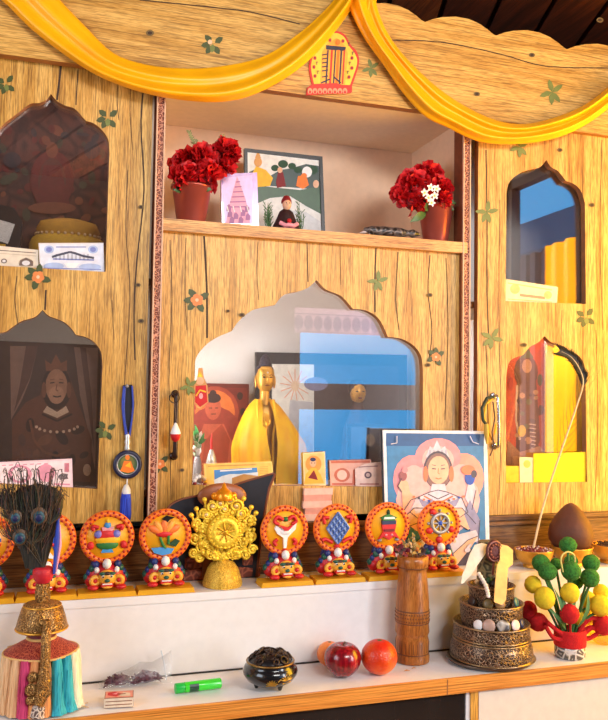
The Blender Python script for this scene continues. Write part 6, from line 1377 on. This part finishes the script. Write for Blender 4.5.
for i in range(26):
    q = at(66+rnd.uniform(-3, 4), 700, YV); z0 = Hz(690)*rnd.random(); m.tube([Vector((q.x, YV-.03, zwl+z0)), Vector((q.x+.012, YV-.032, zwl+.004)), Vector((q.x+rnd.uniform(.02, .034), YV-.03+rnd.uniform(-.012, .012), zwl+.0012))], .4*k, gcord if i % 2 else col(244, 230, 206, .7), 4)
m.build('loose_threads', t)
# dome lid, neck, finial
MB().lathe([(10*k, Hz(630)), (23.5*k, Hz(629.5)), (25*k, Hz(628)), (24.6*k, Hz(624)), (22.6*k, Hz(616)), (20*k, Hz(608)), (17.5*k, Hz(604)), (16.5*k, Hz(603)), (12*k, Hz(602)), (7*k, Hz(601)), (0, Hz(601))], p, brassd, 44).build('dome_lid', t)
MB().torus(p+Vector((0, 0, Hz(627.6))), 25*k, 1.1*k, bra, seg=44).torus(p+Vector((0, 0, Hz(605))), 18*k, .9*k, bra, seg=36).build('lid_rim', t)
MB().lathe([(6*k, Hz(602)), (7.4*k, Hz(598)), (7.6*k, Hz(592)), (6.8*k, Hz(588)), (7.2*k, Hz(585)), (6.4*k, Hz(583)), (0, Hz(583))], p, brassd, 24).build('neck', t)
# spout hanging down the front
sp = smooth([p+Vector((dx*k, -dy*k, Hz(y))) for dx, dy, y in ((5, 18, 616), (4.5, 27, 620), (4, 33, 632), (4, 37, 648), (3, 39, 662), (3, 39, 672), (1, 40, 682), (-2, 41, 690))], 5)
MB().tube(sp, [3*k+1.6*k*min(1, i/8)+(2.2*k*math.sin(pi*max(0, i-18)/18) if i > 18 else 0) for i in range(len(sp))], brassd, 14).build('spout', t)
m = MB(); c = p+Vector((0, -40*k, Hz(672)))
for (x, y, r) in ((-7, 664, 5), (-8, 676, 6), (-4, 686, 5), (6, 680, 4), (7, 668, 3.5), (-9, 686, 4), (1, 690, 4)): m.ell(p+Vector((x*k, -38*k, Hz(y))), (r*k, 4*k, r*1.1*k), brassd, 12, 8)
m.ell(p+Vector((5.5*k, -41*k, Hz(668))), (3.4*k, 3*k, 3.8*k), gold, 12, 8); m.build('dragon_ornament', t)
m = MB(); c = p+Vector((-2*k, -33*k, 0)); m.tube([c+Vector((0, 0, .034)), c+Vector((1*k, -1*k, .018)), c+Vector((0, -1*k, .003))], [6*k, 8*k, 9*k], carved('lace_tassel', (90, 70, 64), (226, 206, 190), 120, 0, .7, .6), 16).build('lace_tassel', t)
# feather bundle standing in the neck
t2 = thing('peacock_feather_fan', p+Vector((0, 0, Hz(583))), 'bundle of peacock feathers with a red wrapped stem standing in the ritual vase', 'feathers')
zr = Hz(583)+.0004
MB().lathe([(6.2*k, zr), (9*k, Hz(579)), (10.5*k, Hz(573)), (10*k, Hz(569)), (8*k, Hz(567)), (0, Hz(567))], p, col(190, 24, 40, .6, bump=.4), 24).build('red_wrap', t2)
fd = streaks('feather_barbs', [(.3, (14, 14, 13)), (.5, (30, 32, 26)), (.66, (56, 46, 34)), (.8, (18, 46, 46))], 'Z', 14, 420, .5)
fn = col(30, 27, 22, .5); bz = col(88, 62, 38, .5); tl = col(18, 70, 84, .45); db = col(14, 22, 70, .45); wine = col(80, 46, 48, .6)
MB().lathe([(9*k, Hz(568)), (11.5*k, Hz(558)), (15*k, Hz(545)), (19.5*k, Hz(528)), (23.5*k, Hz(508)), (24*k, Hz(496)), (17*k, Hz(488)), (0, Hz(483))], p+Vector((-8*k, 0, 0)), fd, 44, sy=.3, ripple=lambda a, z: 1+.08*math.sin(a*9+z*40)+.04*math.sin(a*17)).build('barb_bundle', t2)
for (ex, ey, er, tx, ty) in ((17.5, 517, 8, 14, 478), (41, 516, 10, 40, 474), (22, 537, 9, 20, 500), (34, 540, 6.5, 36, 500), (8, 505, 6, 2, 476), (52, 520, 6, 52, 474)):
    c = at(ex-2, ey, YV-.020); m = MB()
    stemp = smooth([p+Vector((0, -.004, Hz(568))), (p+Vector((0, 0, Hz(568)))).lerp(c, .5), c, at(tx, ty+18, YV-.018)], 5); m.tube(stemp, [.5*k]*len(stemp), col(70, 60, 44, .5), 5)
    for i in range(64):
        f = i/63; a = -1.25+2.5*f; q = c+Vector((0, .002, 0)); l_ = er*rnd.uniform(1.6, 2.6)*k; m.tube([q-Vector((0, 0, er*.8*k)), q+Vector((l_*.7*math.sin(a), rnd.uniform(-.003, .003), l_*.6*math.cos(a)-er*.3*k)), q+Vector((l_*.95*math.sin(a), rnd.uniform(-.004, .004), l_*1.25*math.cos(a)))], [.5*k, .4*k, .2*k], rnd.choice((fn, fn, bz, col(50, 60, 40, .5))), 4)
    fo_ = m.build('feather', t2)
    if er < 7: continue
    er *= .8; m = MB(); m.ell(c+Vector((0, -.002, .0)), (er*k, 1.4*k, er*1.15*k), bz, 18, 10).ell(c+Vector((0, -.0035, -er*.12*k)), (er*.72*k, 1.3*k, er*.8*k), tl, 16, 10).ell(c+Vector((0, -.005, -er*.2*k)), (er*.46*k, 1.2*k, er*.5*k), db, 14, 8); m.build('feather_eye', fo_)
m = MB()
for i in range(130):
    x0 = rnd.uniform(2, 58); y0 = rnd.uniform(500, 530); x1 = x0+(x0-30)*.05+rnd.uniform(-6, 6); y1 = rnd.uniform(463, 492)+abs(x0-30)*.25; cx = x1+(x1-30)*.08+rnd.uniform(-3, 3); Yq = YV-.012+rnd.uniform(-.014, .014)
    a0 = at(30+(x0-30)*.55, y0+24, Yq); m.tube(smooth([a0, at(x0, y0, Yq), at(x1, y1+6, Yq), at(cx, y1+rnd.uniform(-4, 1), Yq), at(cx+(cx-x1)*.8+rnd.uniform(-1, 1), y1+rnd.uniform(-3, 4), Yq)], 3), .3*k, rnd.choice((fn, fn, wine, fn, bz)), 4)
m.build('plume_tips', t2)
m = MB().tube([at(54, 574, YV-.012), at(57, 540, YV-.01), at(58.5, 508, YV-.008)], [1.2*k, 2.6*k, 1.2*k], col(30, 60, 170, .5), 8).tube([at(56, 572, YV-.009), at(60, 545, YV-.008), at(60, 525, YV-.006)], [.8*k, 1.8*k, .6*k], col(230, 160, 200, .5), 8); m.build('blue_ribbon', t2)

for (x, y, r_, lb) in ((407, 671, 3.2, 'small brown flake on the counter before the wooden vase, left of its twin'), (414, 668.5, 2.4, 'tiny brown flake on the counter before the wooden vase, right of its twin')):
    q = onw(x, y); kk = mpp(q); m = MB().tube([q+Vector((-r_*kk, 0, .0006)), q+Vector((0, .001, .0016)), q+Vector((r_*kk, -.001, .0008))], [.3*kk, 1.2*kk, .3*kk], col(206, 140, 80, .7), 7, .4)
    tag(m.build('dry_flake', loc=q), lb, 'flake', 'flakes on the counter')
